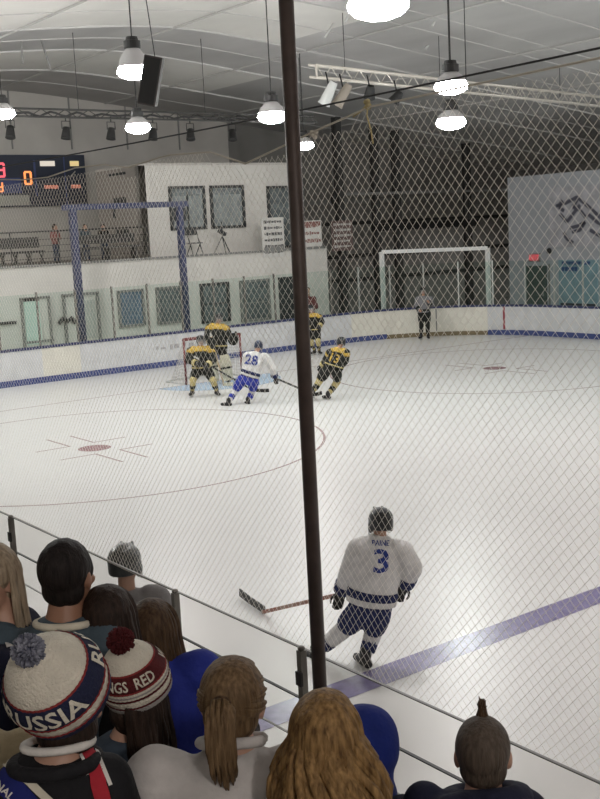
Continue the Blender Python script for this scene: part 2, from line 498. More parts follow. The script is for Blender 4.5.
for y in (-20, -17, -14, -11.5, -9, -6.6, -4.4, -3.2, -1.2, 1, 2.9, 4.9, 9, 11.5):
    MB().tube([(x, y, roof(x)-.01) for x in xs if -19 < x < 27], .04 if y in (1, 4.9, 9) else .018, 6).build('seam_rib', 'seam', ceil, smooth=True)
for x in (-9, -4.5, 0, 4.5, 9, 13.5):
    MB().bar((x, -38, roof(x)-.05), (x, 13.9, roof(x)-.03), .03, .05).build('purlin', 'roof_grey', ceil)
p = at(465, 40, 1, -8); MB().tube([(p.x, p.y, p.z-.9), (p.x, p.y, roof(p.x))], .012, 5).build('hanger_wire', 'cable', ceil)
# loose flange braces hanging from the ceiling
for px, py, Y, dx, dz in ((38, 5, 0, .12, .5), (179, 7, 0, .10, .5), (211, 8, 0, .3, .5), (324, 30, -2, .35, .35), (425, 42, -2, .4, .4), (432, 18, -4, .3, .3), (22, 56, 3, .02, .5), (50, 62, 3, -.2, .55), (345, 14, -4, .3, .3)):
    p = at(px, py, 1, Y)
    z1 = roof(p.x+dx); MB().bar((p.x, p.y, p.z-.2), (p.x+dx, p.y, max(z1, p.z+.2)), .05, .04).build('roof_brace', 'white_steel' if Y != 3 else 'frame_grey', ceil)

def wall(name, c, size, m): return struct(MB().box(c, size).build(name, m))
def wall_x(name, x0, x1, y, z0, z1, m, t=.2, top=True):
    b = MB(); n = max(2, int((x1-x0)/.5)); q = [x0+(x1-x0)*i/n for i in range(n+1)]
    for yy in (y, y+t):
        b.v += [V((x, yy, z0)) for x in q]; b.v += [V((x, yy, roof(x) if z1 is None else z1)) for x in q]
    k = n+1
    for i in range(n):
        b.f += [(i, i+1, k+i+1, k+i), (2*k+i, 3*k+i, 3*k+i+1, 2*k+i+1), (k+i, k+i+1, 3*k+i+1, 3*k+i)]
    b.mi = [0]*len(b.f)
    return struct(b.build(name, m))
wl = wall_x('wall_end', -20, 10.2, YE, 0, None, 'wall_grey')
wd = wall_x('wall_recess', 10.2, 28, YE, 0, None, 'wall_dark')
for i in range(12):
    x = -9+i*2.4
    if x < 10: MB().bar((x, YE-.02, 7.5), (x, YE-.02, roof(x)), .05, .05).build('wall_batten', 'frame_grey', wl)
for z in (1.6, 2.7, 4.2, 5.2):
    MB().bar((10.4, YE-.05, z), (27.8, YE-.05, z), .1, .16 if z != 5.2 else .22).build('wall_girt', 'dark_steel' if z != 5.2 else 'frame_grey', wd)
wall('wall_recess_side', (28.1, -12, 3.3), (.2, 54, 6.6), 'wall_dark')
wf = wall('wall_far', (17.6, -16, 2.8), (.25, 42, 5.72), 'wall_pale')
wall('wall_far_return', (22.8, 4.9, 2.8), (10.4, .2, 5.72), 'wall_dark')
wall('wall_stands', (-20.1, -12, 3.7), (.2, 56, 7.4), 'wall_grey')
wall('wall_back', (4, -40.1, 4.7), (48, .2, 9.7), 'wall_grey')
# lobby front, mezzanine floor, upper storey
wlob = wall('wall_lobby', (-1.15, YL+.12, MZ/2), (21.7, .24, MZ), 'wall_paint')
wall('wall_lobby_side', (9.6, 10.6, MZ/2), (.2, 6.75, MZ), 'wall_paint')
wall('floor_mezzanine', (-1.15, 10.6, MZ-.06), (21.6, 6.7, .12), 'concrete')
wu = wall('wall_upper', (5.95, YU+.12, MZ+1.56), (6.9, .24, 3.12), 'wall_paint')
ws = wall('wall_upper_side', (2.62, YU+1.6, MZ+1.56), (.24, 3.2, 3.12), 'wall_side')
wall('wall_upper_roof', (5.95, YU+1.6, MZ+3.16), (6.9, 3.2, .08), 'wall_grey')
MB().box((5.95, YL-.01, MZ-.12), (.01, .01, .01))
MB().box((-1.15, YL-.02, MZ+.0), (21.7, .1, .07)).build('edge_trim', 'frame_grey', wlob)
# louvres and dark brackets on the side wall of the upper storey
for z0, z1, y0, y1 in ((6.22, 6.3, 8.9, 10.2), (5.25, 5.45, 9.0, 9.9), (4.15, 4.35, 9.0, 9.9)):
    b = MB()
    for k in range(5): b.box((2.48, y0+(y1-y0)*(k+.5)/5, (z0+z1)/2), (.06, (y1-y0)/5*.8, z1-z0))
    b.build('vent_louvre', 'frame_dark', ws)
MB().box((2.48, 9.95, 4.95), (.04, .12, .4)).build('vent_bracket', 'frame_dark', ws)

wn = [0]
def window(x0, x1, z0, z1, y, pane, frame, name='window', fw=.09):
    wn[0] += 1
    b = MB()
    for (a, c) in (((x0+x1)/2, z0), ((x0+x1)/2, z1)): b.box((a, y-.04, c), (x1-x0+fw, .1, fw))
    for a in (x0, x1): b.box((a, y-.04, (z0+z1)/2), (fw, .1, z1-z0))
    o = struct(b.build(f'{name}_{wn[0]}', frame))
    MB().box(((x0+x1)/2, y-.015, (z0+z1)/2), (x1-x0, .02, z1-z0)).build('pane', pane, o)
    return o
w = window(3.65, 5.02, 4.25, 5.68, YU, 'pane_grey', 'frame_dark'); MB().box((4.33, YU-.05, 4.9), (.04, .05, 1.3)).build('mullion', 'frame_dark', w)
MB().box((4.33, YU-.04, 5.5), (1.3, .04, .22)).build('blind', 'pane_dark', w); MB().box((4.0, YU-.04, 4.75), (.5, .04, .45)).build('blind', 'frame_dark', w)
w = window(5.33, 6.69, 4.25, 5.68, YU, 'pane_grey', 'frame_dark'); MB().box((6.0, YU-.04, 5.5), (1.3, .04, .18)).build('blind', 'pane_dark', w)
window(7.82, 8.95, 3.42, 5.62, YU, 'pane_dark', 'frame_dark', 'door')
w = window(-2.53, -1.62, .1, 2.32, YL, 'wall_paint', 'frame_grey', 'door', .07); MB().box((-2.2, YL-.05, 1.55), (.5, .05, 1.35)).build('lit_window', 'pane_green', w); MB().box((-2.2, YL-.06, 2.28), (.5, .06, .1)).build('closer', 'frame_dark', w); MB().box((-2.0, YL-.06, .95), (.9, .04, .08)).build('push_bar', 'frame_grey', w)
w = window(-1.1, .08, .6, 2.32, YL, 'wall_paint', 'frame_grey', 'door', .09); MB().box((-.35, YL-.05, 1.5), (.62, .05, 1.25)).build('lit_window', 'pane_white', w)
MB().tube([(-1.35, YL-.1, 1.45), (-1.2, YL-.1, 1.6), (-1.05, YL-.1, 1.5), (-.9, YL-.1, 1.6), (-.78, YL-.1, 1.42)], .07, 8).build('coiled_hose', 'frame_dark', w)
for x0, x1, z0, pn, fr in ((.85, 1.75, 1.15, 'pane_blue', 'frame_grey'), (2.3, 3.3, 1.12, 'pane_dark', 'frame_grey'), (4.05, 5.15, 1.0, 'pane_dark', 'frame_dark'), (5.7, 6.9, .9, 'pane_dark', 'frame_grey'), (7.42, 8.05, .3, 'frame_dark', 'frame_dark')):
    w = window(x0, x1, z0, 2.3, YL, pn, fr, 'window', .08)
    if x0 > 3: MB().box(((x0+x1)/2, YL-.05, z0+.62), (x1-x0, .04, .04)).build('mullion', fr, w)
MB().bar((-6.5, YL-.06, 1.62), (-2.75, YL-.06, 1.62), .05, .09).build('wall_rail', 'frame_dark', wlob)

# steel frame inside the dark recess
def column(x, y, z1, label):
    t = empty('steel_column', (x, y, 0), label, 'column', 'steel columns of the recess')
    b = MB(); b.box((x, y-.14, z1/2), (.26, .03, z1)); b.box((x, y+.14, z1/2), (.26, .03, z1)); b.box((x, y, z1/2), (.03, .26, z1)); b.build('shaft', 'dark_steel', t)
    MB().box((x, y, .02), (.5, .5, .04)).build('base_plate', 'black_steel', t)
for px, y, l in ((377, 9.5, 'dark steel column behind the left half of the rink gate'), (398, 9.5, 'dark steel column right behind the official at the gate'), (468, 9.5, 'dark steel column behind the right end of the rink gate'), (341, 9.0, 'dark steel column carrying a brown notice and a small speaker')):
    p = at(px, 240, 1, y); column(p.x, y, roof(p.x)-.05, l)
a, b_ = at(372, 224, 1, 9.3), at(478, 224, 1, 9.3)
tag(MB().bar((a.x, 9.3, 3.95), (b_.x, 9.3, 3.95), .16, .3).build('steel_beam', 'black_steel'), 'dark steel crossbeam high behind the rink gate', 'beam')
a, b_ = at(345, 186, 1, 9.2), at(510, 186, 1, 9.2)
tag(MB().bar((a.x, 9.33, 5.35), (b_.x, 9.33, 5.35), .1, .1).build('conduit_pipe', 'frame_grey'), 'pale grey pipe running high across the dark recess', 'pipe')

# ------------------------------------------------------------------ dasher boards
BX, BY, BR = 13.0, 4.16, 4.8
def path_pts(step=.2):
    pts = []
    y = -31.
    while y < BY-BR: pts.append((V((-BX, y, 0)), V((-1, 0, 0)))); y += step
    c = V((-BX+BR, BY-BR, 0)); n = int(BR*PI/2/step)
    for i in range(n): a = PI-PI/2*i/n; e = V((math.cos(a), math.sin(a), 0)); pts.append((c+e*BR, e))
    x = -BX+BR
    while x < BX-BR: pts.append((V((x, BY, 0)), V((0, 1, 0)))); x += step
    c = V((BX-BR, BY-BR, 0))
    for i in range(n): a = PI/2-PI/2*i/n; e = V((math.cos(a), math.sin(a), 0)); pts.append((c+e*BR, e))
    y = BY-BR
    while y > -31: pts.append((V((BX, y, 0)), V((1, 0, 0)))); y -= step
    return pts
PP = path_pts(); NP = len(PP)
def pidx(px, z=.5, lo=None):        # index on the board path whose foot shows at this pixel column (end / far side)
    best, bi = 1e9, 0
    for i in range(int(NP*.38), int(NP*.8)):
        q = PP[i][0]; 
        d = abs(proj((q.x, q.y, z))[0]-px)
        if d < best: best, bi = d, i
    return bi
def ribbon(b, i0, i1, z0, z1, t0, t1):
    pr = [(t0, z0), (t1, z0), (t1, z1), (t0, z1)]; base = len(b.v); k = i1-i0+1
    for i in range(i0, i1+1):
        p, n = PP[i]
        for t, z in pr: b.v.append(p+n*t+V((0, 0, z)))
    for i in range(k-1):
        for j in range(4): b.f.append((base+i*4+j, base+i*4+(j+1) % 4, base+(i+1)*4+(j+1) % 4, base+(i+1)*4+j))
    b.f += [(base, base+1, base+2, base+3), tuple(base+(k-1)*4+j for j in (3, 2, 1, 0))]; b.mi = [0]*len(b.f)
    return b
boards = empty('rink_boards', (0, BY, 0), 'white dasher boards with blue kick strip and navy cap around the ice', 'rink boards')
g0, g1 = pidx(387), pidx(487); lw = pidx(351)
c0, c1 = pidx(42), pidx(82)
cuts = sorted(set([0, g0, g1, lw, c0, c1, NP-1]+[i for i in range(0, NP, 12) if min(abs(i-k) for k in (g0, g1, lw, c0, c1)) > 5]))
for a, b_ in zip(cuts, cuts[1:]):
    if a >= g0 and b_ <= g1: continue
    ribbon(MB(), a, b_, .17, 1.0, 0, .1).build('board_panel', 'cream_board' if (a >= c0 and b_ <= c1) or (a >= lw and b_ <= g0) else 'white_board', boards)
for a, b_ in ((0, g0), (g1, NP-1)):
    ribbon(MB(), a, b_, 0.004, .18, -.012, .1).build('kick_strip', 'blue_strip', boards)
ribbon(MB(), 0, NP-1, 1.0, 1.07, -.03, .14).build('cap_rail', 'navy_cap', boards)
i = pidx(503); p, n = PP[i]
p, n = PP[i]; MB().box(p+n*.0+V((0, 0, .6)), (.03, .07, .8), Matrix.Rotation(math.atan2(n.y, n.x), 3, 'Z')).build('goal_line_mark', 'red_paint', boards)
# faint worn lettering left on the end boards
b = MB(); x = .6
random.seed(3)
for k in range(11):
    w_ = random.uniform(.06, .2); b.box((x, BY-.008, .62+random.uniform(-.03, .03)), (w_, .01, random.uniform(.06, .16))); x += w_+random.uniform(.05, .16)
b.build('worn_lettering', mat('worn_ink', (.40, .39, .40), .5), boards)
gate = empty('rink_gate', PP[(g0+g1)//2][0], 'cream double gate in the corner boards below a white steel frame', 'gate')
gm = (g0+g1)//2
ribbon(MB(), g0, gm, .15, 1.0, -.005, .1).build('gate_leaf', 'cream_board', gate); ribbon(MB(), gm, g1, .15, 1.0, -.005, .1).build('gate_leaf', 'cream_board', gate)
ribbon(MB(), g0, g1, .004, .15, -.012, .1).build('kick_strip', 'ochre_strip', gate)
p, n = PP[gm]; MB().box(p+V((0, 0, .58)), (.03, .04, .84), Matrix.Rotation(math.atan2(n.y, n.x), 3, 'Z')).build('gate_seam', 'frame_grey', gate)
# white gate frame
fr = empty('gate_frame', PP[gm][0]+PP[gm][1]*.25, 'white steel goalpost-shaped frame standing over the rink gate', 'frame')
tops = []
for px, py in ((381, 252), (486, 248)):
    i = pidx(px+3); q = PP[i][0]+PP[i][1]*.2
    lo, hi = 1., 6.
    for _ in range(40):
        mzz = (lo+hi)/2
        if proj((q.x, q.y, mzz))[1] > py: lo = mzz
        else: hi = mzz
    tops.append(V((q.x, q.y, lo))); MB().box((q.x, q.y, lo/2), (.13, .13, lo)).build('post', 'white_steel', fr)
MB().bar(tops[0], tops[1], .13, .13).build('crossbar', 'white_steel', fr)
# blue steel frame behind the end boards
bf = empty('net_support', (0, BY+.4, 0), 'blue steel frame of two posts and a crossbar behind the end glass', 'frame')
pl, pr_ = at(72, 208, 1, BY+.4), at(179, 205, 1, BY+.4)
for p in (pl, pr_): MB().box((p.x, p.y, 2.52), (.20 if p is pl else .17, .18, 5.04)).build('post', 'blue_steel', bf)
MB().bar((pl.x-.3, pl.y, 5.0), (pr_.x+.3, pl.y, 5.0), .17, .17).build('crossbar', 'blue_steel', bf)

# glass around the end and the far side
scr = empty('glass_screen', (0, BY+.05, 1.07), 'clear glass screen with slim posts on the end and far boards', 'glass screen')
s0, s1 = int(NP*.27), int(NP*.78)
for k, i in enumerate(range(s0, s1, 6)):
    if g0-3 <= i <= g1-2 and False: continue
    ribbon(MB(), i, min(i+6, s1), 1.07, 2.58, .045, .06).build('glass_pane', 'glass_far', scr)
    p, n = PP[i]; q = p+n*.05
    MB().box((q.x, q.y, 1.84), (.05, .05, 1.56), Matrix.Rotation(math.atan2(n.y, n.x), 3, 'Z')).build('post', 'dark_post' if i < g0-8 else 'aluminium', scr)

# near glass
NX = -13.09
near = empty('near_glass_screen', (NX, -21, 1.07), 'clear glass panels on steel posts between the spectators and the ice', 'glass screen')
ys = [-13.1-1.2*k for k in range(15)]
for k, y in enumerate(ys):
    b = MB(); b.box((NX-.025, y, 1.52), (.036, .034, .96)); b.ell((NX-.025, y, 2.01), (.02, .018, .014), None, 8, 6); b.build('post', 'dark_post', near)
    b = MB(); b.box((NX-.046, y, 1.86), (.016, .04, .07)); b.build('clamp', 'black_steel', near)
    if k < len(ys)-1:
        g = MB().box((NX, y-.6, 1.53), (.012, 1.17, .92)).build('glass_pane', 'glass', near)
        MB().box((NX, y-.6, 1.996), (.013, 1.2, .006)).build('top_edge', 'frame_grey', g)
MB().box((NX, -21.5, 1.728), (.015, 17, .007)).build('cable_rail', 'frame_dark', near)
MB().box((NX, -21.5, 1.503), (.014, 17, .004)).build('pane_joint', 'frame_grey', near)

# ------------------------------------------------------------------ markings in the ice
def flat(name, rings, m, z=.004): 
    b = MB()
    for q in rings:
        n = len(q); b.v += [V((x, y, z)) for x, y in q]; b.f.append(tuple(range(len(b.v)-n, len(b.v))))
    b.mi = [0]*len(b.f)
    o = b.build(name, m); o['kind'] = 'structure'; return o
def ring(cx, cy, r, w, n=96):
    out = []
    for i in range(n):
        a, c = 2*PI*i/n, 2*PI*(i+1)/n
        out.append([(cx+(r+s*w/2)*math.cos(t), cy+(r+s*w/2)*math.sin(t)) for t, s in ((a, -1), (a, 1), (c, 1), (c, -1))])
    return out
def rect(cx, cy, sx, sy): return [[(cx-sx/2, cy-sy/2), (cx+sx/2, cy-sy/2), (cx+sx/2, cy+sy/2), (cx-sx/2, cy+sy/2)]]
def disc(cx, cy, r, n=40): return [[(cx+r*math.cos(2*PI*i/n), cy+r*math.sin(2*PI*i/n)) for i in range(n)]]
flat('blue_line', rect(0, -18.42, 25.9, .34), 'ice_blue')
flat('goal_line', rect(0, 0, 25.6, .05), 'ice_red2')
for sx, sy_ in ((-6.8, -6.27), (6.0, -4.85)):
    flat('faceoff_circle', ring(sx, sy_, 4.5, .05), 'ice_ring', .005)
    flat('faceoff_spot', disc(sx, sy_, .32), 'ice_red', .005)
    L = []
    for a in (-1, 1):
        for b_ in (-1, 1):
            L += rect(sx+a*.26, sy_+b_*1.1, .05, 1.1); L += rect(sx+a*.62, sy_+b_*.56, .72, .05)
    flat('faceoff_hash', L, 'ice_red2', .006)
flat('goal_crease', [[(1.83*math.cos(a), -1.83*abs(math.sin(a))) for a in [PI*i/30 for i in range(31)]]], 'crease', .003)

# ------------------------------------------------------------------ goal
goal = empty('hockey_goal', (0, 0, 0), 'red framed hockey goal with white net in front of the end boards', 'goal')
def pipe(n, pts, r=.03): return MB().tube(pts, r, 10).build(n, 'goal_red', goal, smooth=True)
pipe('goal_post', [(-.915, 0, 0), (-.915, 0, 1.22)]); pipe('goal_post', [(.915, 0, 0), (.915, 0, 1.22)]); pipe('crossbar', [(-.945, 0, 1.22), (.945, 0, 1.22)])
base = [(-.915, 0, .03)]+[(-.915-.25*math.sin(t)*.6+(.915+.15)*0, 1.0*math.sin(t), .03) for t in (.5, 1.0)]+[(-.6, 1.12, .03), (.6, 1.12, .03)]+[(.915+.15*math.sin(t), 1.0*math.sin(t), .03) for t in (1.0, .5)]+[(.915, 0, .03)]
MB().tube(base, .025, 8).build('base_frame', 'white_steel', goal, smooth=True)
pipe('top_frame', [(-.915, 0, 1.22), (-.6, .55, 1.2), (.6, .55, 1.2), (.915, 0, 1.22)], .02)
def lerp(a, b, t): return tuple(a[i]+(b[i]-a[i])*t for i in range(3))
nb = MB()
T = [(-.915, 0, 1.2), (-.6, .55, 1.18), (.6, .55, 1.18), (.915, 0, 1.2)]; B0 = [(-.915, 0, .03), (-.75, 1.05, .03), (.75, 1.05, .03), (.915, 0, .03)]
for s in range(3):
    n = 10 if s != 1 else 16
    for i in range(n+1):
        a = lerp(T[s], T[s+1], i/n); c = lerp(B0[s], B0[s+1], i/n); nb.tube([a, c], .005, 4)
    for j in range(14):
        nb.tube([lerp(T[s], B0[s], j/13), lerp(T[s+1], B0[s+1], j/13)], .005, 4)
nb.build('net', 'goal_net', goal)
tag(MB().cap((0, 0, 0), .01, (0, 0, .01), .01).build('x', 'goal_net'), 'x', 'x'); bpy.data.objects.remove(bpy.data.objects['x'])
bt = MB(); bt.cap(far(200, 331, 38.0)-V((0, 0, 0)), .05, far(200, 331, 38.0)+V((0, 0, .02)), .05)

# ------------------------------------------------------------------ lamps
def lamp(c, d, label, m='lens', h=.5):
    """h: height of the bell shade relative to its width"""
    c = V(c); t = empty('hanging_lamp', c, label, 'lamp', 'high bay lamps over the ice'); R = d/2
    MB().lathe([(R*.88, .14*d), (R*1.0, .02*d), (R*.97, -.05*d), (R*.78, -.14*d), (R*.45, -.20*d), (.01, -.22*d)], c, n=28).build('lens', m, t, smooth=True)
    b = MB().lathe([(R*.92, .14*d), (R*.90, .16*d), (R*.78, (.14+h*.5)*d), (R*.46, (.14+h)*d), (R*.42, (.16+h)*d)], c, n=32, cap=False); b.lathe([(R*.42, (.16+h)*d), (.01, (.16+h)*d)], c, n=32)
    b.build('reflector', 'reflector', t, smooth=True); q = .16+h
    MB().lathe([(R*.44, q*d), (R*.5, (q+.03)*d), (R*.5, (q+.22)*d), (R*.38, (q+.24)*d), (R*.34, (q+.34)*d), (.02, (q+.36)*d)], c, n=16).build('ballast_box', 'ballast', t)
    MB().tube([c+V((0, 0, (q+.34)*d)), (c.x, c.y, roof(c.x))], .012, 6).build('rod', 'black_steel', t)
    return t
lamp(far(134, 72, 20.5), .60, 'lamp with pale bell shade half hidden by the hanging speaker', h=.5)
lamp(far(272, 117, 23.5), .60, 'greenish white lamp hanging just left of the tall brown pole', 'lens_cool', .34)
lamp(far(138, 128, 27), .60, 'small lamp below the hanging speaker near the spotlights', h=.26)
lamp(far(3, 114, 27), .56, 'lamp cut by the left edge of the picture', h=.26)
lamp(far(451, 87, 20.5), .60, 'upper of two stacked-looking lamps, hanging against the lighting truss', h=.26)
lamp(far(451, 123, 26), .68, 'lamp seen straight below the truss lamp through the net', 'lens_cool', .26)
lamp(far(304, 146, 34), .60, 'dim small lamp partly hidden behind the brown pole', h=.26)
lamp(far(378, 6, 11.3), .60, 'big near lamp at the top edge of the picture', h=.26)
# unseen lights: rows over the ice, plus added fill for walls, ceiling, recess, stands
for x, y, z, w_, sp in ((-6, -25, 6.4, 420, 2.5), (1, -18, 6.4, 560, 2.5), (8, -21, 6.4, 700, 2.5), (0, -27, 6.4, 800, 2.5), (8, -30, 6.4, 700, 2.5), (16, -9, 5.2, 500, 0), (15, -16, 5.4, 500, 0), (-11.3, -6.5, 6.6, 600, 0), (-10.5, 3, 7.2, 850, 0), (23, 9, 5.6, 420, 2.7), (-16.3, -30.5, 6.2, 600, 0), (3, -19, 7.8, 500, 0)):
    l = bpy.data.lights.new('unseen_light', 'SPOT' if sp else 'POINT'); l.energy = w_; l.shadow_soft_size = .28; l.color = (1, .92, .88) if y < -17 else (.98, .99, .95)
    if sp: l.spot_size = sp; l.spot_blend = .6
    o = bpy.data.objects.new('unseen_light', l); o.location = (x, y, min(z, roof(x)-.6)); COL.objects.link(o)

# hanging loudspeaker
c = far(151, 81, 18.2); t = empty('hanging_speaker', c, 'long dark loudspeaker hanging tilted beside the bell-shaded lamp', 'speaker')
R = Matrix.Rotation(.25, 3, CD) @ Matrix.Rotation(-YAW, 3, 'Z') @ Matrix.Rotation(.1, 3, 'X')
MB().box(c, (.29, .26, .76), R).build('cabinet', 'speaker', t, bevel=.015)
MB().box(c+R @ V((0, -.14, 0)), (.25, .02, .70), R).build('grille', 'black_steel', t)
MB().tube([c+R @ V((0, 0, .38)), (c.x-.12, c.y, roof(c.x))], .008, 6).build('hanger', 'cable', t)

# lighting pipe with spotlights, left
zt = 7.4; Yp = 2.
t = empty('lighting_pipe', (0, Yp, zt), 'long thin pipe truss with cables hanging under the roof on the left', 'truss')
b = MB(); b.tube([(-8, Yp, zt+.08), (5.5, Yp, zt+.08)], .03, 6); b.tube([(-8, Yp, zt-.12), (5.5, Yp, zt-.12)], .03, 6)
for k in range(40): b.tube([(-8+k*.34, Yp, zt+(.08 if k % 2 else -.12)), (-8+(k+1)*.34, Yp, zt+(-.12 if k % 2 else .08))], .012, 5)
b.build('chords', 'dark_steel', t)
b = MB(); pts = []
for k in range(60): pts.append((-5+k*.15, Yp-.05, zt-.05+.1*noise.noise(V((k*.4, 1, 2)))))
b.tube(pts, .03, 5); b.build('cable_loom', 'cable', t, smooth=True)
for x in (-6, -2.5, 1.5, 5): MB().tube([(x, Yp, zt+.08), (x, Yp, roof(x))], .01, 5).build('hanger', 'cable', t)
def spot(c, label, tilt=.4, m='black_steel'):
    c = V(c); t = empty('spotlight', c, label, 'spotlight', 'spotlights along the pipe')
    ax = V((-.2, -math.sin(tilt), -math.cos(tilt))).normalized()
    MB().lathe([(.02, -.06), (.09, -.04), (.11, .1), (.13, .26), (.135, .27), (.10, .26)], c, ax, 14).build('can', m, t, smooth=True)
    MB().tube([c+V((-.12, 0, 0)), c+V((-.12, 0, .2)), c+V((.12, 0, .2)), c+V((.12, 0, 0))], .014, 5).tube([c+V((0, 0, .2)), c+V((0, 0, .34))], .02, 5).build('yoke', 'black_steel', t)
for px, l in ((10, 'black spotlight on the left pipe beside the cut-off lamp'), (66, 'black spotlight on the left pipe, second from the left edge'), (111, 'black spotlight on the left pipe just left of the small lamp'), (153, 'black spotlight on the left pipe just right of the small lamp'), (190, 'black spotlight on the left pipe, second to the right of the small lamp'), (232, 'black spotlight on the left pipe nearest the brown pole')):
    p = at(px, 125, 1, Yp); spot((p.x, Yp, zt-.42), l, .3+.2*((px*7) % 3-1))

# aluminium truss, right
Yt = -3.
def tr(px, py): return at(px, py, 1, Yt)
A0, A1, B0_, B1 = tr(316, 65), tr(640, 101), tr(317, 77), tr(640, 110)
t = empty('lighting_truss', (A0+B1)/2, 'pale aluminium truss hanging under the roof on the right', 'truss')
off = V((0, .3, .04)); b = MB()
for p, q in ((A0, A1), (B0_, B1), (A0+off, A1+off), (B0_+off, B1+off)): b.tube([p, q], .034, 6)
b.build('chords', 'truss', t, smooth=True)
b = MB(); n = 28
for k in range(n):
    a = A0.lerp(A1, k/n); c = B0_.lerp(B1, (k+.5)/n); d = A0.lerp(A1, (k+1)/n)
    b.tube([a, c, d], .012, 5); b.tube([a, a+off], .012, 5); b.tube([c, c+off], .012, 5)
b.tube([A0, B0_], .028, 6); b.build('lacing', 'truss', t)
for px in (345, 440, 560):
    p = tr(px, 70+(px-316)*.11); MB().tube([p, (p.x, p.y, roof(p.x))], .01, 5).build('hanger', 'cable', t)
def flood(px, py, h, ang, label, m):
    c = at(px, py, 1, Yt-.1); t = empty('flood_lamp', c, label, 'lamp', 'unlit lamps under the truss')
    R = Matrix.Rotation(ang, 3, 'Y') @ Matrix.Rotation(.5, 3, 'X')
    b = MB(); b.lathe([(.09, -h/2), (.11, -h/2+.05), (.15, h/2-.06), (.17, h/2)], c, R @ V((0, 0, -1)), 14, cap=False); b.build('can', m, t, smooth=True)
    MB().lathe([(.02, -h/2), (.09, -h/2)], c, R @ V((0, 0, -1)), 14).build('back', 'black_steel', t)
    MB().lathe([(.02, 0), (.165, .02)], c+R @ V((0, 0, -1))*(h/2-.04), R @ V((0, 0, -1)), 14).build('lens', 'pane_grey', t)
    MB().tube([c+V((0, 0, h*.3)), (c.x, Yt, c.z+h*.3+.35)], .02, 5).build('clamp', 'black_steel', t)
flood(329, 93, .62, .25, 'white unlit lamp can at the left end of the truss', 'white_steel')
flood(343, 95, .62, .4, 'grey brown unlit lamp can second from the left end of the truss', mat('can_brown', (.30, .26, .22), .6))
flood(370, 92, .34, -.2, 'small black lamp can under the truss above the net knot', 'black_steel')
flood(397, 97, .34, .5, 'small black lamp can with pale front right of the net knot', 'black_steel')

# ------------------------------------------------------------------ pole, net, cables
pb = V((-13.17, -21.71, 0))
t = empty('net_pole', (pb.x, pb.y, 1.17), 'tall dark brown steel pole holding the net beside the glass', 'pole')
MB().tube([(pb.x, pb.y, 1.17), (pb.x, pb.y, 6.3)], .033, 20).build('shaft', 'brown_steel', t, smooth=True)
MB().lathe([(.08, 0), (.08, .02), (.04, .03)], (pb.x, pb.y, 1.18), n=16).build('base_plate', 'brown_steel', t)
pb2 = -28.
NT = [(-30, 4.6), (-23.28, 4.52), (-22.6, 4.51), (-22.1, 4.50), (-21.8, 4.45), (-21.63, 4.42), (-21.2, 4.34), (-20.9, 4.42), (-20.47, 4.44), (-20.0, 4.41), (-19.7, 4.45), (-19.3, 4.46), (-18.89, 4.43), (-18.5, 4.44), (-17.8, 4.49), (-14, 4.5)]
def ntop(y):
    for (a, za), (b, zb) in zip(NT, NT[1:]):
        if a <= y <= b: return za+(zb-za)*(y-a)/(b-a)
    return 4.5
XN = -13.06
net = empty('safety_net', (XN, -21, 2.0), 'pale knotted safety net of diamond mesh hanging above the near glass', 'net')
b = MB(); sp = .0455; zb = 1.98; y0, y1 = -24.6, -15.8
def nx(y, z): return XN+.012*math.sin(y*2.1+z)+.010*math.sin(z*3.1+y*.7)
for s in (-1, 1):
    k = y0-3
    while k < y1+3:
        pts = []; z = zb
        while z < 4.7:
            y = k+s*(z-zb)*.92
            if y0 <= y <= y1 and z <= ntop(y): pts.append((nx(y, z), y+.004*math.sin(z*9+k*5), z))
            elif pts: break
            z += .066
        if len(pts) > 1: b.tube(pts, .00092, 3, cap=False)
        k += sp
b.build('mesh', 'cord', net, fix=False)
MB().tube([(nx(y, ntop(y)), y, ntop(y)) for y in [y0+i*.1 for i in range(int((y1-y0)/.1))]], .0045, 6).build('head_rope', 'rope', net, smooth=True)
MB().tube([(nx(y, zb), y, zb) for y in [y0+i*.1 for i in range(int((y1-y0)/.1))]], .0018, 6).build('foot_rope', 'rope', net, smooth=True)
p = at(368, 103, 0, XN)
kb = MB()
for k in range(6): kb.ell(p+V((random.uniform(-.01, .01), random.uniform(-.02, .02), random.uniform(-.02, .01))), .011, None, 8, 6)
kb.build('knot', 'yellow_rope', net, smooth=True)
MB().tube([p, p+V((0, .01, -.05)), p+V((0, -.012, -.11)), p+V((.002, -.02, -.165))], .0035, 6).build('rope_tail', 'yellow_rope', net, smooth=True)
MB().tube([p, p+V((0, .05, -.03)), p+V((0, .10, -.045))], .003, 6).build('rope_tail', 'yellow_rope', net, smooth=True)
p = at(314, 134, 0, XN); kb = MB()
for k in range(4): kb.ell(p+V((0, random.uniform(-.02, .02), random.uniform(-.015, .01))), .010, None, 8, 6)
kb.build('knot', 'rope', net, smooth=True)
tag(MB().tube([(-13.1, y, 4.55+.02*math.sin((y+30)*.5)) for y in [-26+i*.3 for i in range(60)]], .0042, 6).build('support_cable', 'cable', smooth=True), 'thin dark cable stretched just above the net from pole to pole', 'cable')

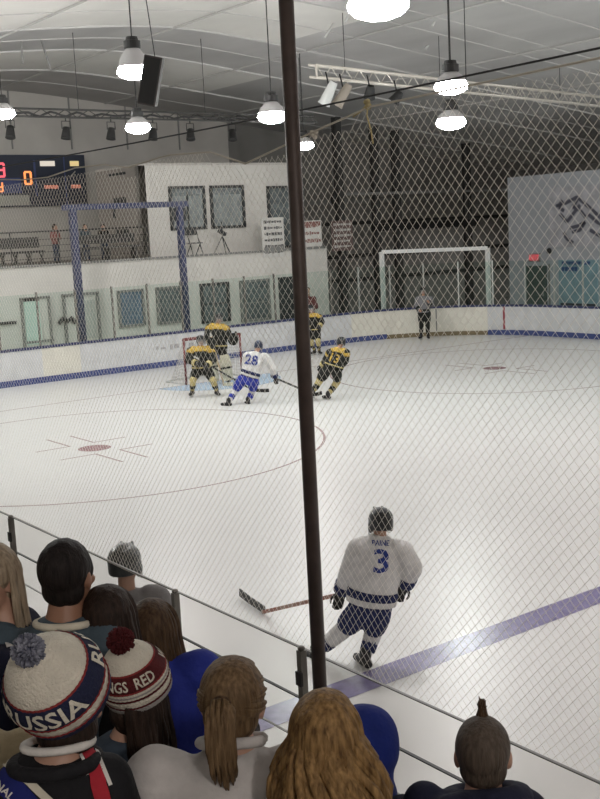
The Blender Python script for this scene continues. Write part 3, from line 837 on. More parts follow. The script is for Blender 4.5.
# ------------------------------------------------------------------ scoreboard
ys_ = YE-.105
a, c = at(-60, 157, 1, ys_), at(87, 205, 1, ys_)
a.z = at(87, 155, 1, ys_).z
sb = empty('scoreboard', ((a.x+c.x)/2, ys_, c.z), 'dark blue scoreboard with orange digits high on the end wall', 'scoreboard')
MB().box(((a.x+c.x)/2, ys_, (a.z+c.z)/2), (c.x-a.x, .2, a.z-c.z)).build('cabinet', 'score_body', sb, bevel=.02)
def sbox(px0, py0, px1, py1, m, n, d=.13):
    p, q = at(px0, py0, 1, ys_-d), at(px1, py1, 1, ys_-d); z0, z1 = min(p.z, q.z), max(p.z, q.z)
    return MB().box(((p.x+q.x)/2, ys_-d+.02, (z0+z1)/2), (abs(q.x-p.x), .04, z1-z0)).build(n, m, sb)
sbox(-60, 197, 30, 205, 'score_panel', 'name_panel'); sbox(40, 161, 55, 166, 'led_white', 'lit_panel'); sbox(70, 161, 79, 166, 'led_yellow', 'lit_panel')
sbox(64, 155.5, 67, 205, 'blue_strip', 'trim_bar', .115); sbox(33, 160, 38, 196, 'blue_strip', 'trim_bar', .115); sbox(0, 178, 22, 193, 'blue_strip', 'trim_bar', .115)
def digit(px, py, h, wpx, segs, m):
    b = MB(); c0 = at(px, py, 1, ys_-.14); s = (at(px, py-h/2, 1, ys_-.14)-at(px, py+h/2, 1, ys_-.14)).z; w = abs((at(px+wpx/2, py, 1, ys_-.14)-at(px-wpx/2, py, 1, ys_-.14)).x); tk = s*.16
    g = dict(a=(0, s/2, w, tk), d=(0, -s/2, w, tk), g=(0, 0, w, tk), b=(w/2, s/4, tk, s/2), c=(w/2, -s/4, tk, s/2), e=(-w/2, -s/4, tk, s/2), f=(-w/2, s/4, tk, s/2))
    for k in segs: x, z, sx, sz = g[k]; b.box((c0.x+x, c0.y, c0.z+z), (sx, .03, sz))
    b.build('digit', m, sb)
digit(28, 178, 12, 6, 'abcdef', 'led_orange'); digit(1, 170, 13, 6, 'abcdg', 'led_red'); digit(0, 187, 9, 5, 'bcdg', 'led_orange'); digit(-9, 187, 9, 5, 'abcdef', 'led_orange')
for px0, n, py in ((44.5, 6, 187), (71.5, 4, 186.5)):
    b = MB()
    for k in range(n):
        q = at(px0+k*2.35+1, py, 1, ys_-.13)
        b.box((q.x, q.y, q.z+.05), (.06, .03, .035)); b.box((q.x-.025, q.y, q.z), (.02, .03, .13)); b.box((q.x+.03, q.y, q.z-.01), (.02, .03, .10))
    b.build('lit_caption', 'led_dim', sb)
p = at(73, 174, 1, ys_-.12); MB().bar(p+V((-.1, 0, -.1)), p+V((.1, 0, .1)), .03, .04).build('trim_bar', 'score_panel', sb)

# ------------------------------------------------------------------ mezzanine things
def rail(x0, x1, y, label):
    t = empty('guard_rail', ((x0+x1)/2, y, MZ), label, 'railing')
    MB().tube([(x0, y, MZ+1.05), (x1, y, MZ+1.05)], .025, 8).build('top_rail', 'dark_steel', t)
    n = int((x1-x0)/1.6)
    for k in range(n+1):
        x = x0+(x1-x0)*k/n; MB().tube([(x, y, MZ), (x, y, MZ+1.05)], .02, 6).build('post', 'dark_steel', t)
    b = MB()
    for k in range(4): b.tube([(x0, y, MZ+.2+.2*k), (x1, y, MZ+.2+.2*k)], .009, 5)
    b.build('wires', 'dark_steel', t)
p = at(108, 262, 1, YL+.8); t = empty('bench', (p.x, YL+.8, MZ), 'long dark bench on the mezzanine at the foot of the onlookers', 'bench')
MB().box((p.x, YL+.8, MZ+.45), (2.3, .4, .06)).build('seat', 'seat_dark', t); MB().box((p.x, YL+1.0, MZ+.72), (2.3, .05, .3)).build('backrest', 'seat_dark', t)
for dx in (-1, 0, 1): MB().box((p.x+dx, YL+.8, MZ+.21), (.06, .36, .42)).build('leg', 'dark_steel', t)
rail(-9, 2.3, YL+.35, 'thin dark railing along the edge of the mezzanine')
def seat(x, y, label):
    t = empty('theatre_chair', (x, y, MZ), label, 'chair', 'dark seats on the mezzanine')
    MB().box((x, y, MZ+.43), (.46, .42, .05)).build('seat', 'seat_dark', t, bevel=.015)
    MB().box((x, y+.22, MZ+.72), (.46, .05, .34), Matrix.Rotation(-.15, 3, 'X')).build('backrest', 'seat_dark', t, bevel=.015)
    for sx in (-1, 1):
        MB().bar((x+sx*.2, y-.18, MZ), (x+sx*.2, y+.2, MZ+.43), .03, .03).build('leg', 'dark_steel', t)
        MB().bar((x+sx*.2, y+.2, MZ), (x+sx*.2, y-.18, MZ+.43), .03, .03).build('leg', 'dark_steel', t)
for k, px in enumerate((-4, 9, 22, 36)):
    p = at(px, 255, 1, YL+1.0); seat(p.x, YL+1.0, ['dark seat on the mezzanine cut by the left edge of the picture', 'dark seat on the mezzanine under the scoreboard, second from the left edge', 'dark seat on the mezzanine under the scoreboard, third from the left edge', 'dark seat on the mezzanine just left of the three onlookers'][k])
p = at(195, 250, 1, YL+.55)
t = empty('folding_chair', (p.x, p.y, MZ), 'dark folding chair on the mezzanine below the first upper window', 'chair')
MB().box((p.x, p.y, MZ+.42), (.42, .38, .04)).build('seat', 'frame_dark', t); MB().box((p.x, p.y+.2, MZ+.8), (.44, .04, .2)).build('backrest', 'frame_dark', t)
for sx in (-1, 1):
    MB().tube([(p.x+sx*.2, p.y-.2, MZ), (p.x+sx*.2, p.y+.2, MZ+.9)], .018, 6).build('leg', 'frame_dark', t)
    MB().tube([(p.x+sx*.19, p.y+.25, MZ), (p.x+sx*.19, p.y-.1, MZ+.45)], .018, 6).build('leg', 'frame_dark', t)
p = at(223, 248, 1, YL+.55)
t = empty('camera_tripod', (p.x, p.y, MZ), 'dark tripod with a small head below the second upper window', 'tripod')
hub = V((p.x, p.y, MZ+.62))
for a in (.3, 2.4, 4.5): MB().tube([hub, (p.x+.36*math.cos(a), p.y+.3*math.sin(a), MZ)], .02, 6).build('leg', 'frame_dark', t)
MB().tube([hub, hub+V((0, 0, .5))], .018, 6).build('column', 'frame_dark', t); MB().box(hub+V((0, 0, .12)), (.3, .14, .12), Matrix.Rotation(.5, 3, 'Y')).build('head', 'frame_dark', t)
def sign(px0, py0, px1, py1, y, label, m='paper', lines=7, ink='ink', band=None, seed=1):
    p, q = at(px0, py0, 1, y), at(px1, py1, 1, y); w, h = q.x-p.x, p.z-q.z
    t = empty('wall_sign', ((p.x+q.x)/2, y, q.z), label, 'sign'); 
    MB().box(((p.x+q.x)/2, y, (p.z+q.z)/2), (w, .03, h)).build('board', m, t)
    random.seed(seed)
    for k in range(lines):
        b = MB(); z = p.z-h*(k+.7)/(lines+.5); x = p.x+w*.1
        while x < q.x-w*.12:
            ww = random.uniform(.03, .12) if 1 else 0; b.box((min(x+ww/2, q.x-w*.1), y-.02, z), (ww, .01, h*.3/lines*random.uniform(.7, 1.6))); x += ww+.03
        b.build('lettering', ink, t)
    if band: MB().box(((p.x+q.x)/2, y-.02, p.z+(q.z-p.z)*band[0]), (w*.9, .015, h*band[1])).build('printed_band', band[2], t)
    return t, p, q
sign(261, 218, 285, 256, YL-.03, 'tall white printed notice on the mezzanine edge left of the pole', lines=6, seed=2, band=(.82, .14, 'frame_grey'))
sign(301, 221, 322, 246, YL-.03, 'white printed sign on the mezzanine edge right of the pole', lines=3, seed=5, ink='ink_red', band=(.12, .16, 'ink_red'))
sign(331, 221, 353, 250, 8.8, 'brown printed notice fixed to a dark steel column', 'sign_brown', 5, 'paper', seed=8)
p = at(334, 198, 1, 8.8); t = empty('wall_speaker', p, 'small dark speaker with a hanging cord above the brown notice', 'speaker')
MB().ell(p, (.16, .14, .28)).build('body', 'black_steel', t, smooth=True); MB().box(p+V((.06, .06, .02)), (.26, .08, .12)).build('bracket', 'black_steel', t); MB().tube([p-V((0, 0, .25)), p-V((-.03, 0, .9)), p-V((.02, 0, 1.5))], .012, 5).build('cord', 'cable', t)
# fittings of the pale far wall
XF = 17.444
def fbox(px0, py0, px1, py1, m, n, par=None, x=XF, th=.06):
    p, q = at(px0, py0, 0, x), at(px1, py1, 0, x)
    return MB().box((x, (p.y+q.y)/2, (p.z+q.z)/2), (th, abs(p.y-q.y), abs(p.z-q.z))).build(n, m, par)
o = struct(fbox(526, 266, 547, 312, 'door_green', 'door_9')); MB().box((XF-.05, at(544, 290, 0, XF).y, 1.05), (.06, .05, .14)).build('handle', 'aluminium', o)
for px in (524.5, 548.5): fbox(px, 264, px+1.6, 312, 'frame_grey', 'jamb', o)
p = at(534, 257.5, 0, XF-.06)
t = empty('exit_sign', p, 'small red glowing exit sign above the dark green door', 'sign')
fbox(529, 253.5, 540, 261.5, 'frame_grey', 'box', t, XF-.03)
flat_text('lettering', 'EXIT', 'exit_red', t, (XF-.07, p.y, p.z), (0, -1, 0), (0, 0, 1), .24, .005, .50)
fbox(530, 254.3, 539, 260.8, emit('exit_face', (.9, .12, .14), .35), 'face', t, XF-.045)
tag(MB().ell(at(549, 251, 0, XF-.07), (.1, .1, .12)).build('alarm_bell', 'black_steel', smooth=True), 'small black bell on the pale wall beside the exit sign', 'bell')
p0 = at(577, 285, 0, XF)
t = empty('blue_poster', p0, 'pale blue wall panel with dark blue lettering by the right edge', 'poster')
fbox(559, 260, 598, 312, 'poster_blue', 'panel', t)
b = MB(); random.seed(11)
for r_, (yy, x0, x1) in enumerate(((263, 563, 590), (269, 563, 578))):
    x = x0
    while x < x1:
        q = at(x, yy, 0, XF-.04); b.box((XF-.04, q.y, q.z), (.02, .11, .16 if r_ else .12)); b.box((XF-.04, q.y-.05, q.z+.03), (.02, .05, .05)); x += 3.2
b.build('lettering', 'poster_ink', t); fbox(561, 303, 596, 312, 'frame_dark', 'base_band', t, XF-.04)
t = empty('wall_mural', at(572, 215, 0, XF), 'grey painted mural of bold dark strokes on the pale far wall', 'mural')
fbox(549, 188, 612, 246, 'mural_grey', 'ground', t, XF, .03)
strokes = [((556, 206), (566, 203), (577, 197), (590, 208), (612, 228)), ((560, 214), (567, 222), (573, 214), (580, 205)), ((564, 232), (566, 238), (573, 243)), ((570, 228), (578, 226), (585, 222), (580, 230), (572, 232)), ((588, 214), (597, 222), (604, 226)), ((562, 200), (559, 207), (564, 211)), ((577, 200), (573, 207), (580, 210), (586, 218)), ((590, 230), (600, 236), (610, 240))]
b = MB()
for s in strokes:
    q = [at(x, y, 0, XF-.03) for x, y in s]
    for u, v in zip(q, q[1:]): b.bar(u, v, .02, .13, (1, 0, 0)) if False else b.bar(u, v, .13, .02, (1, 0, 0))
b.build('painted_strokes', 'mural_ink', t)

# ------------------------------------------------------------------ people: shared pieces
def frame_of(fwd, up):
    up = V(up).normalized(); y = (V(fwd)-up*V(fwd).dot(up)).normalized(); x = y.cross(up)
    return Matrix((x, y, up)).transposed()       # columns: right, forward, up


def head_pieces(b, c, R, s=1.):
    """skull, jaw, brow, nose, lips and ears, facing the frame's forward axis"""
    g = lambda x, y, z: c+R @ V((x*s, y*s, z*s))
    b.ell(g(0, -.008, .028), (.075*s, .096*s, .093*s), R, 20, 14)
    b.ell(g(0, .024, -.045), (.058*s, .066*s, .070*s), R, 18, 12)
    b.ell(g(0, .055, -.092), (.030*s, .028*s, .022*s), R, 12, 8)
    b.cap(g(-.035, .076, .030), .014*s, g(.035, .076, .030), .014*s)
    b.cap(g(0, .086, .022), .009*s, g(0, .108, -.022), .014*s); b.ell(g(-.012, .094, -.026), .010*s, None, 8, 6); b.ell(g(.012, .094, -.026), .010*s, None, 8, 6)
    for k in (-1, 1):
        b.ell(g(k*.045, .062, -.022), (.022*s, .022*s, .018*s), R, 10, 8)
        b.ell(g(k*.079, -.012, -.002), (.010*s, .020*s, .032*s), R @ Matrix.Rotation(k*-.25, 3, 'Z'), 12, 8)
        b.ell(g(k*.077, -.004, -.026), (.009*s, .012*s, .012*s), R, 8, 6)


def face_parts(root, c, R, s=1.):
    g = lambda x, y, z: c+R @ V((x*s, y*s, z*s))
    for k in (-1, 1):
        b = MB(); b.ell(g(k*.032, .078, .010), .0125*s, None, 12, 8); b.cur = 1; b.ell(g(k*.032, .0845, .010), (.007*s, .007*s, .007*s), None, 10, 6)
        b.build('eye', ['eye_white', 'iris'], root, smooth=True)
    b = MB(); b.cap(g(-.022, .080, -.058), .005*s, g(0, .090, -.055), .007*s, 8); b.cap(g(0, .090, -.055), .007*s, g(.022, .080, -.058), .005*s, 8); b.cap(g(-.016, .082, -.064), .005*s, g(.016, .082, -.064), .005*s, 8)
    b.build('mouth', 'lip', root, smooth=True)


def hand_pieces(b, w, d, side, up, s=1., curl=.9):
    """palm, four unequal curled fingers and a thumb; d points from wrist to knuckles, up is the back of the hand"""
    d = V(d).normalized(); up = (V(up)-d*V(up).dot(d)).normalized(); x = d.cross(up)*side
    P = lambda a, c, e: w+x*a*s+d*c*s+up*e*s
    b.loft([(P(0, -.01, 0), x, up, .026*s, .018*s), (P(0, .04, 0), x, up, .038*s, .016*s), (P(0, .088, 0), x, up, .040*s, .013*s)], 14)
    for i, (o, L) in enumerate(((-.030, .068), (-.010, .078), (.011, .074), (.031, .058))):
        p = P(o, .085, 0); a = 0.; pts = [P(o, .06, 0), p]; rs = [.0095*s, .0095*s]
        for q, f in enumerate((.45, .32, .23)):
            a += curl*(.45, .6, .5)[q]; p = p+(d*math.cos(a)-up*math.sin(a))*L*f*s; pts.append(p); rs.append((.009, .0082, .0072)[q]*s)
        b.chain(pts, rs, 8)
    b.chain([P(-.024, .02, -.004), P(-.050, .045, -.016), P(-.056, .072, -.028), P(-.048, .092, -.036)], [.013*s, .011*s, .0095*s, .008*s], 8)


# ------------------------------------------------------------------ skaters
def skater(label, root_px, J, face, kit, group=None, vox=.02, cat='person', number=None, hs=1.0, gloves=True, goalie=False, bulk=1.):
    R0 = at(*root_px, 2, 0.); n = (R0-CAM); n.z = 0; n.normalize()
    def jt(k):
        q = J[k]; v = ray(q[0], q[1]); P = CAM+v*((R0-CAM).dot(n)/v.dot(n))
        return P+(P-CAM).normalized()*(q[2] if len(q) > 2 else 0)
    P = {k: jt(k) for k in J}
    root = empty('person', R0, label, cat, group)
    fa = math.atan2(n.x, n.y)+math.radians(face); F = V((math.sin(fa), math.cos(fa), 0))
    hip = (P['hipL']+P['hipR'])/2; spine = (P['neck']-hip).normalized()
    sx = P['shR']-P['shL']; sx = (sx-spine*sx.dot(spine)).normalized(); sy = sx.cross(spine)
    hem = P['hem']; chest = hip.lerp(P['neck'], .62); B = bulk
    headR = frame_of(F, (P['head']-P['neck']).normalized()*.4+V((0, 0, .8)))
    hc = P['head']-V((0, 0, .02))
    # body
    b = MB(); head_pieces(b, hc, headR, hs); b.cap(P['neck'], .06, hc, .055)
    b.loft([(hip-spine*.06, sx, sy, .12, .09), (hip, sx, sy, .16, .11), (hip.lerp(P['neck'], .35), sx, sy, .14, .10), (chest, sx, sy, .17, .11), (hip.lerp(P['neck'], .9), sx, sy, .13, .08), (P['neck'], sx, sy, .06, .06)])
    for k in 'LR':
        b.chain([P['sh'+k], P['el'+k], P['ha'+k]], [.06, .05, .038]); b.chain([P['hip'+k], P['kn'+k], P['an'+k]], [.09, .065, .045])
        hd = (P['ha'+k]-P['el'+k])
        if not gloves: hand_pieces(b, P['ha'+k], hd, 1 if k == 'L' else -1, -sy if face < 90 else sy, .9, 1.5)
    b.skin('body', kit.get('skin', 'skin'), root, max(vox*.7, .009), 4)
    face_parts(root, hc, headR, hs)
    # jersey
    b = MB()
    L = (hem-P['neck']).length
    b.loft([(hem, sx, sy, .235*B, .185*B), (hem.lerp(P['neck'], .25), sx, sy, .225*B, .17*B), (hem.lerp(P['neck'], .6), sx, sy, .235*B, .165*B), (hem.lerp(P['neck'], .82), sx, sy, .215*B, .14*B), (hem.lerp(P['neck'], .95), sx, sy, .13*B, .10), (P['neck']+spine*.015, sx, sy, .075, .075)], 24)
    for k in 'LR':
        cu = P['el'+k].lerp(P['ha'+k], .78)
        b.chain([P['sh'+k].lerp(P['neck'], .25), P['sh'+k], P['el'+k], cu], [.09*B, .105*B, .092*B, .074*B])
        d = (P['ha'+k]-P['el'+k]).normalized(); a = d.orthogonal().normalized(); e = d.cross(a)
        q = P['el'+k].lerp(P['ha'+k], .70)
        MB().loft([(q-d*.05, a, e, .089*B, .089*B), (q+d*.045, a, e, .084*B, .084*B)], 16).build('cuff_stripe', kit['stripe'], root, smooth=True)
    jers = b.skin('jersey', kit['jersey'], root, vox, 5, .006, 9)
    b = MB(); q0, q1 = hem.lerp(P['neck'], .10), hem.lerp(P['neck'], .215 if 'yoke' not in kit else .16)
    b.loft([(q0, sx, sy, .238*B, .186*B), (q1, sx, sy, .233*B, .180*B)], 28); b.build('hem_stripe', kit['stripe'], root, smooth=True)
    if kit.get('yoke'):
        b = MB(); b.loft([(hem.lerp(P['neck'], .80), sx, sy, .232*B, .158*B), (hem.lerp(P['neck'], .93), sx, sy, .165*B, .12*B), (P['neck']+spine*.02, sx, sy, .08, .08)], 24)
        for k in 'LR': b.chain([P['sh'+k].lerp(P['neck'], .3), P['sh'+k].lerp(P['el'+k], .15)], [.10*B, .112*B])
        b.skin('shoulder_yoke', kit['yoke'], root, vox, 4)
    if kit.get('armband'):
        for k in 'LR':
            b = MB(); d = (P['el'+k]-P['sh'+k]).normalized(); a = d.orthogonal().normalized(); e = d.cross(a); q = P['sh'+k].lerp(P['el'+k], .75)
            b.loft([(q-d*.05, a, e, .108*B, .108*B), (q+d*.05, a, e, .104*B, .104*B)], 16)
            b.build('arm_band', kit['armband'], root, smooth=True)
    # shorts, socks, skates
    b = MB(); b.loft([(hip-spine*.10, sx, sy, .17, .14), (hip, sx, sy, .205, .155), (hip.lerp(hem, .9), sx, sy, .20, .155)])
    for k in 'LR': b.chain([P['hip'+k], P['hip'+k].lerp(P['kn'+k], .45), P['hip'+k].lerp(P['kn'+k], .66)], [.125, .122, .112])
    b.skin('hockey_shorts', kit['shorts'], root, vox, 5, .006, 9)
    for k in 'LR':
        kn, an = P['kn'+k], P['an'+k]; calf = kn.lerp(an, .4)
        b = MB(); b.chain([kn.lerp(P['hip'+k], .3), kn, calf, an.lerp(kn, .12)], [.085, .088, .078, .052]); so = b.skin('sock', kit['sock'], root, vox, 4)
        d = (an-kn).normalized(); a = d.orthogonal().normalized(); e = d.cross(a); q = kn.lerp(an, .55)
        MB().loft([(q-d*.05, a, e, .077, .077), (q+d*.05, a, e, .070, .070)], 16).build('sock_stripe', kit['sockstripe'], so, smooth=True)
        to = P['to'+k]; fd = (to-an); fd.z = 0; fd = fd.normalized() if fd.length > .03 else F
        gz = max(0, min(an.z-.10, .35)) if not kit.get('flat', True) else 0
        sole = V((an.x, an.y, an.z-.085)); b = MB(); R = frame_of(fd, (0, 0, 1))
        b.chain([an+V((0, 0, .05)), an, an+fd*.02-V((0, 0, .045))], [.056, .054, .052]); b.chain([sole-fd*.045+V((0, 0, .035)), sole+fd*.10+V((0, 0, .03)), sole+fd*.19+V((0, 0, .025))], [.045, .043, .036])
        sk = b.skin('skate', kit.get('boot', 'leather'), root, max(vox*.6, .009), 3)
        MB().box(sole+fd*.07-V((0, 0, .028)), (.014, .26, .03), R).build('blade_holder', 'white_plastic', sk); MB().box(sole+fd*.07-V((0, 0, .052)), (.005, .29, .022), R).build('blade', 'blade_steel', sk)
    if gloves:
        for k in 'LR':
            d = (P['ha'+k]-P['el'+k]).normalized(); b = MB(); up = sy*(-1)
            b.cap(P['ha'+k]-d*.13, .062, P['ha'+k]-d*.02, .055); hand_pieces(b, P['ha'+k]-d*.02, d, 1 if k == 'L' else -1, up, 1.35, 1.3)
            b.skin('glove', kit['glove'], root, max(vox*.6, .010), 3)
    # helmet
    b = MB(); g = lambda x, y, z: hc+headR @ V((x*hs, y*hs, z*hs))
    b.ell(g(0, -.012, .048), (.100*hs, .128*hs, .098*hs), headR, 24, 14); b.loft([(g(0, -.03, -.035), headR.col[0], headR.col[1], .093*hs, .105*hs), (g(0, -.014, .05), headR.col[0], headR.col[1], .100*hs, .122*hs)], 20)
    for k in (-1, 1): b.ell(g(k*.088, .0, -.02), (.018*hs, .05*hs, .05*hs), headR, 12, 8); b.cap(g(k*.03, -.10, .11), .014*hs, g(k*.035, .06, .132), .012*hs, 8)
    h = b.skin('helmet', kit['helmet'], root, max(vox*.6, .009), 3)
    b = MB()
    for z in (-.08, -.045, -.01, .025): b.tube([g(.09*math.cos(t), .02+.105*math.sin(t), z) for t in [PI*i/10 for i in range(11)]], .004*hs, 5)
    for t in (.35, .7, 1.05, 1.4, 1.75, 2.1, 2.45, 2.8): b.tube([g(.09*math.cos(t), .02+.105*math.sin(t), z) for z in (-.09, -.03, .05)], .004*hs, 5)
    b.build('face_cage', 'blade_steel', h)
    return root, P, jers, dict(hip=hip, spine=spine, sx=sx, sy=sy, F=F)


def stick(label, a, b_, toe, m='stick_black', tape='stick_black', grip='white_cloth'):
    a, b_, toe = V(a), V(b_), V(toe); t = empty('hockey_stick', b_, label, 'hockey stick')
    MB().bar(a, b_, .028, .038).build('shaft', m, t)
    MB().bar(a, a.lerp(b_, .07), .03, .04).build('grip', grip, t)
    b = MB(); mid = b_.lerp(toe, .55)+V((0, 0, .0)); up = V((0, 0, 1))
    b.bar(b_.lerp(toe, -.08)+up*.035, mid+up*.038, .022, .085); b.bar(mid+up*.038, toe+up*.055, .02, .09); b.build('blade', tape, t, bevel=.006)
    return t


WHITE = dict(jersey='jersey_white', stripe='jersey_navy', shorts='jersey_navy', sock='jersey_white', sockstripe='jersey_navy', glove='leather', helmet='helmet_black', hsz=1.1)
WH2 = dict(WHITE, shorts='short_blue', sockstripe='short_blue', helmet='helmet_navy')
BLK = dict(jersey='jersey_black', stripe='sock_gold', shorts='jersey_black', sock='sock_gold', sockstripe='jersey_black', glove='leather', helmet='helmet_black', yoke='jersey_gold')

# the near skater in white
r3, P3, j3, f3 = skater('person in white and navy hockey kit number 3 skating away close to the blue line', (362, 668), dict(
    head=(380.5, 522, .05), neck=(380, 536, .02), shL=(358, 549, 0), shR=(403, 552, 0), elL=(349, 571, .02), haL=(341, 594, .18), elR=(413, 568, -.02), haR=(404, 586, .10),
    hem=(371, 603, 0), hipL=(360, 611, .02), hipR=(378, 612, 0), knL=(343, 630, .12), anL=(316, 653, .32), toL=(304, 664, .42), knR=(373, 633, .10), anR=(365.5, 657, .0), toR=(361, 667, .1)), -18, WHITE, vox=.013, hs=1.1)
t3 = bvh(j3)
px_text('number', '3', 'jersey_blue', r3, t3, 381.5, 562.5, 24, 15.5, .02, .006)
px_text('name_lettering', 'PAINE', 'jersey_blue', r3, t3, 380.5, 543.5, 5.6, 17, .02, .006)
hb = P3['haL']; heel = at(263, 612, 2, 0.02); toe = at(240, 597, 2, 0.02)
stick('long reddish hockey stick reaching left from the near white skater', hb+(hb-heel).normalized()*.06, heel, toe, 'stick_red')

# white skater 28
r28, P28, j28, f28 = skater('person in white hockey kit number 28 with bright blue shorts, skating toward the goal', (243, 404), dict(
    head=(258.5, 345.5, .1), neck=(256.5, 352, .05), shL=(247, 356, 0), shR=(266, 357.5, 0), elL=(245, 366, .25), haL=(250, 373, .45), elR=(272.5, 368, 0), haR=(275, 378, .15),
    hem=(249.5, 376.5, 0), hipL=(241.5, 380, 0), hipR=(254, 381, 0), knL=(235, 391, .1), anL=(228.5, 402, -.15), toL=(225.5, 406, -.1), knR=(252.5, 391, .15), anR=(248, 401, 0), toR=(245.5, 403.5, .2)), -8, WH2, vox=.018)
t28 = bvh(j28)
px_text('number', '28', 'jersey_blue', r28, t28, 251.5, 360.5, 10, 12.5, .18, .012)
stick('dark hockey stick of the white skater pointing right toward the pole', P28['haR']+V((-.12, 0, .06)), at(303, 390, 2, .02), at(309, 390, 2, .02))

# black and gold skaters
rd, Pd, jd, fd_ = skater('person in black and gold hockey kit facing outward before the goal', (204, 396), dict(
    head=(200.5, 340, 0), neck=(200.5, 346.5, 0), shL=(190.5, 351, 0), shR=(210.5, 350.5, 0), elL=(188.5, 360.5, -.1), haL=(198, 364, -.4), elR=(213.5, 360, -.1), haR=(206, 366, -.4),
    hem=(201, 370, 0), hipL=(196.5, 371, 0), hipR=(207.5, 371, 0), knL=(193, 380, -.2), anL=(192.3, 391, 0), toL=(189.5, 395.5, -.2), knR=(213, 380, -.2), anR=(216.5, 391, 0), toR=(219.5, 394.5, -.2)), 170, BLK, vox=.018)
stick('dark hockey stick of the black and gold skater before the goal', Pd['haL']+V((-.1, 0, .2)), at(255, 391.5, 2, .02), at(269, 392.5, 2, .02))
r13, P13, j13, f13 = skater('person in black and gold hockey kit leaning into a turn right of the pole', (325, 400), dict(
    head=(341, 342, .1), neck=(339, 348.5, .05), shL=(330, 353, 0), shR=(346, 353, 0), elL=(326, 360, .15), haL=(322, 366, .3), elR=(345, 361, 0), haR=(340, 367, .2),
    hem=(333.5, 368, 0), hipL=(327, 370, 0), hipR=(337, 371, 0), knL=(319.5, 381, .1), anL=(313, 392, 0), toL=(310.5, 398, .1), knR=(337, 382, .2), anR=(328, 395, 0), toR=(325, 399, .1)), -25, BLK, vox=.018)
t13 = bvh(j13)
px_text('number', '13', 'jersey_gold', r13, t13, 334, 358.5, 9, 9, .35, .014)
stick('dark hockey stick of the black and gold skater right of the pole', P13['haL']+V((0, 0, .1)), at(313, 396, 2, .02), at(322, 395, 2, .02))
rf, Pf, jf, ff_ = skater('person in black and gold hockey kit far away at the boards beside the pole', (316, 355), dict(
    head=(310.5, 308.5, 0), neck=(312, 313.5, 0), shL=(306, 317, 0), shR=(319, 317, 0), elL=(306, 324, 0), haL=(309, 329, -.2), elR=(322, 322, -.1), haR=(319, 327, -.3),
    hem=(314, 331.5, 0), hipL=(310.5, 332, 0), hipR=(317, 332, 0), knL=(311, 341, -.1), anL=(314.5, 350.5, 0), toL=(312.5, 354, -.1), knR=(318, 341, -.2), anR=(319, 350.5, 0), toR=(320.5, 353, -.1)), 150, BLK, vox=.02)
# goalie
rg, Pg, jg, fg = skater('person in black and gold goalkeeper kit with big pale leg pads at the goal', (219, 384), dict(
    head=(219, 318, 0), neck=(218, 324, 0), shL=(209.5, 328, 0), shR=(225.5, 329, 0), elL=(207.5, 337, -.15), haL=(211, 344, -.3), elR=(229.5, 336, -.1), haR=(233, 339, -.3),
    hem=(218, 348.5, 0), hipL=(213, 350, 0), hipR=(222, 350, 0), knL=(211, 362, -.2), anL=(213, 379, 0), toL=(212, 383.5, -.2), knR=(225, 363, -.2), anR=(227, 378, 0), toR=(230, 382.5, -.2)), 175, BLK, vox=.018, bulk=1.1)
for k in 'LR':
    a, c = Pg['kn'+k], Pg['an'+k]; d = (c-a).normalized(); fw = fg['F']; w = d.cross(fw).normalized()
    b = MB(); b.loft([(a-d*.27+fw*.10, w, fw, .12, .05), (a+fw*.13, w, fw, .165, .06), (c+fw*.12, w, fw, .16, .055), (c+d*.06+fw*.16, w, fw, .15, .06)], 14)
    pd = b.skin('leg_pad', 'pad_white', rg, .016, 3)
    MB().loft([(a+d*.1+fw*.13, w, fw, .170, .064), (a+d*.16+fw*.13, w, fw, .170, .064)], 14).build('pad_band', 'jersey_black', pd)
b = MB(); q = Pg['haR']; b.ell(q+fg['F']*.05, (.17, .09, .17), None, 16, 10); b.cap(q, .07, q+V((.1, 0, .16)), .04); b.skin('catching_glove', 'jersey_black', rg, .016, 3)
q = Pg['haL']; MB().box(q+fg['F']*.08, (.22, .06, .36), frame_of(fg['F'], (0, 0, 1))).build('blocker', 'jersey_black', rg, bevel=.02)
stick('pale goalkeeper stick resting on the ice at the crease', q+V((0, 0, .3)), q*0+at(224, 385.5, 2, .02), at(233, 386, 2, .02), 'stick_wood', 'pad_white')
tag(MB().lathe([(.03, 0), (.036, .02), (.036, .16), (.02, .19), (.012, .2), (.012, .22)], (0, .25, 1.24), n=14).build('water_bottle', 'white_plastic', smooth=True), 'white water bottle on top of the goal', 'bottle')
# helmeted skater close behind the near glass
hp = far(125, 563, 7.75)
def px_at(dx, dy, dz): return (*proj(hp+V((dx, dy, dz))), 0)
GRY = dict(jersey='grey_cloth', stripe='stripe_grey', shorts='jersey_black', sock='jersey_black', sockstripe='grey_cloth', glove='leather', helmet='helmet_speckle')
r_ = CR.copy(); r_.z = 0; r_.normalize()
def hq(s, z, dd=0.): return (*proj(hp+r_*s+V((0, 0, z))), dd)
skater('person in dark speckled helmet and grey top standing just behind the near glass', proj((hp.x, hp.y, 0)), dict(
    head=hq(0, 0), neck=hq(0, -.2), shL=hq(-.2, -.27), shR=hq(.2, -.27), elL=hq(-.27, -.55), haL=hq(-.22, -.78, .1), elR=hq(.27, -.55), haR=hq(.22, -.78, .1),
    hem=hq(0, -.85), hipL=hq(-.1, -.9), hipR=hq(.1, -.9), knL=hq(-.11, -1.3, .05), anL=hq(-.12, -hp.z+.13), toL=hq(-.13, -hp.z+.05, .15), knR=hq(.11, -1.3, .05), anR=hq(.12, -hp.z+.13), toR=hq(.13, -hp.z+.05, .15)), 20, GRY, vox=.014, hs=1.12)

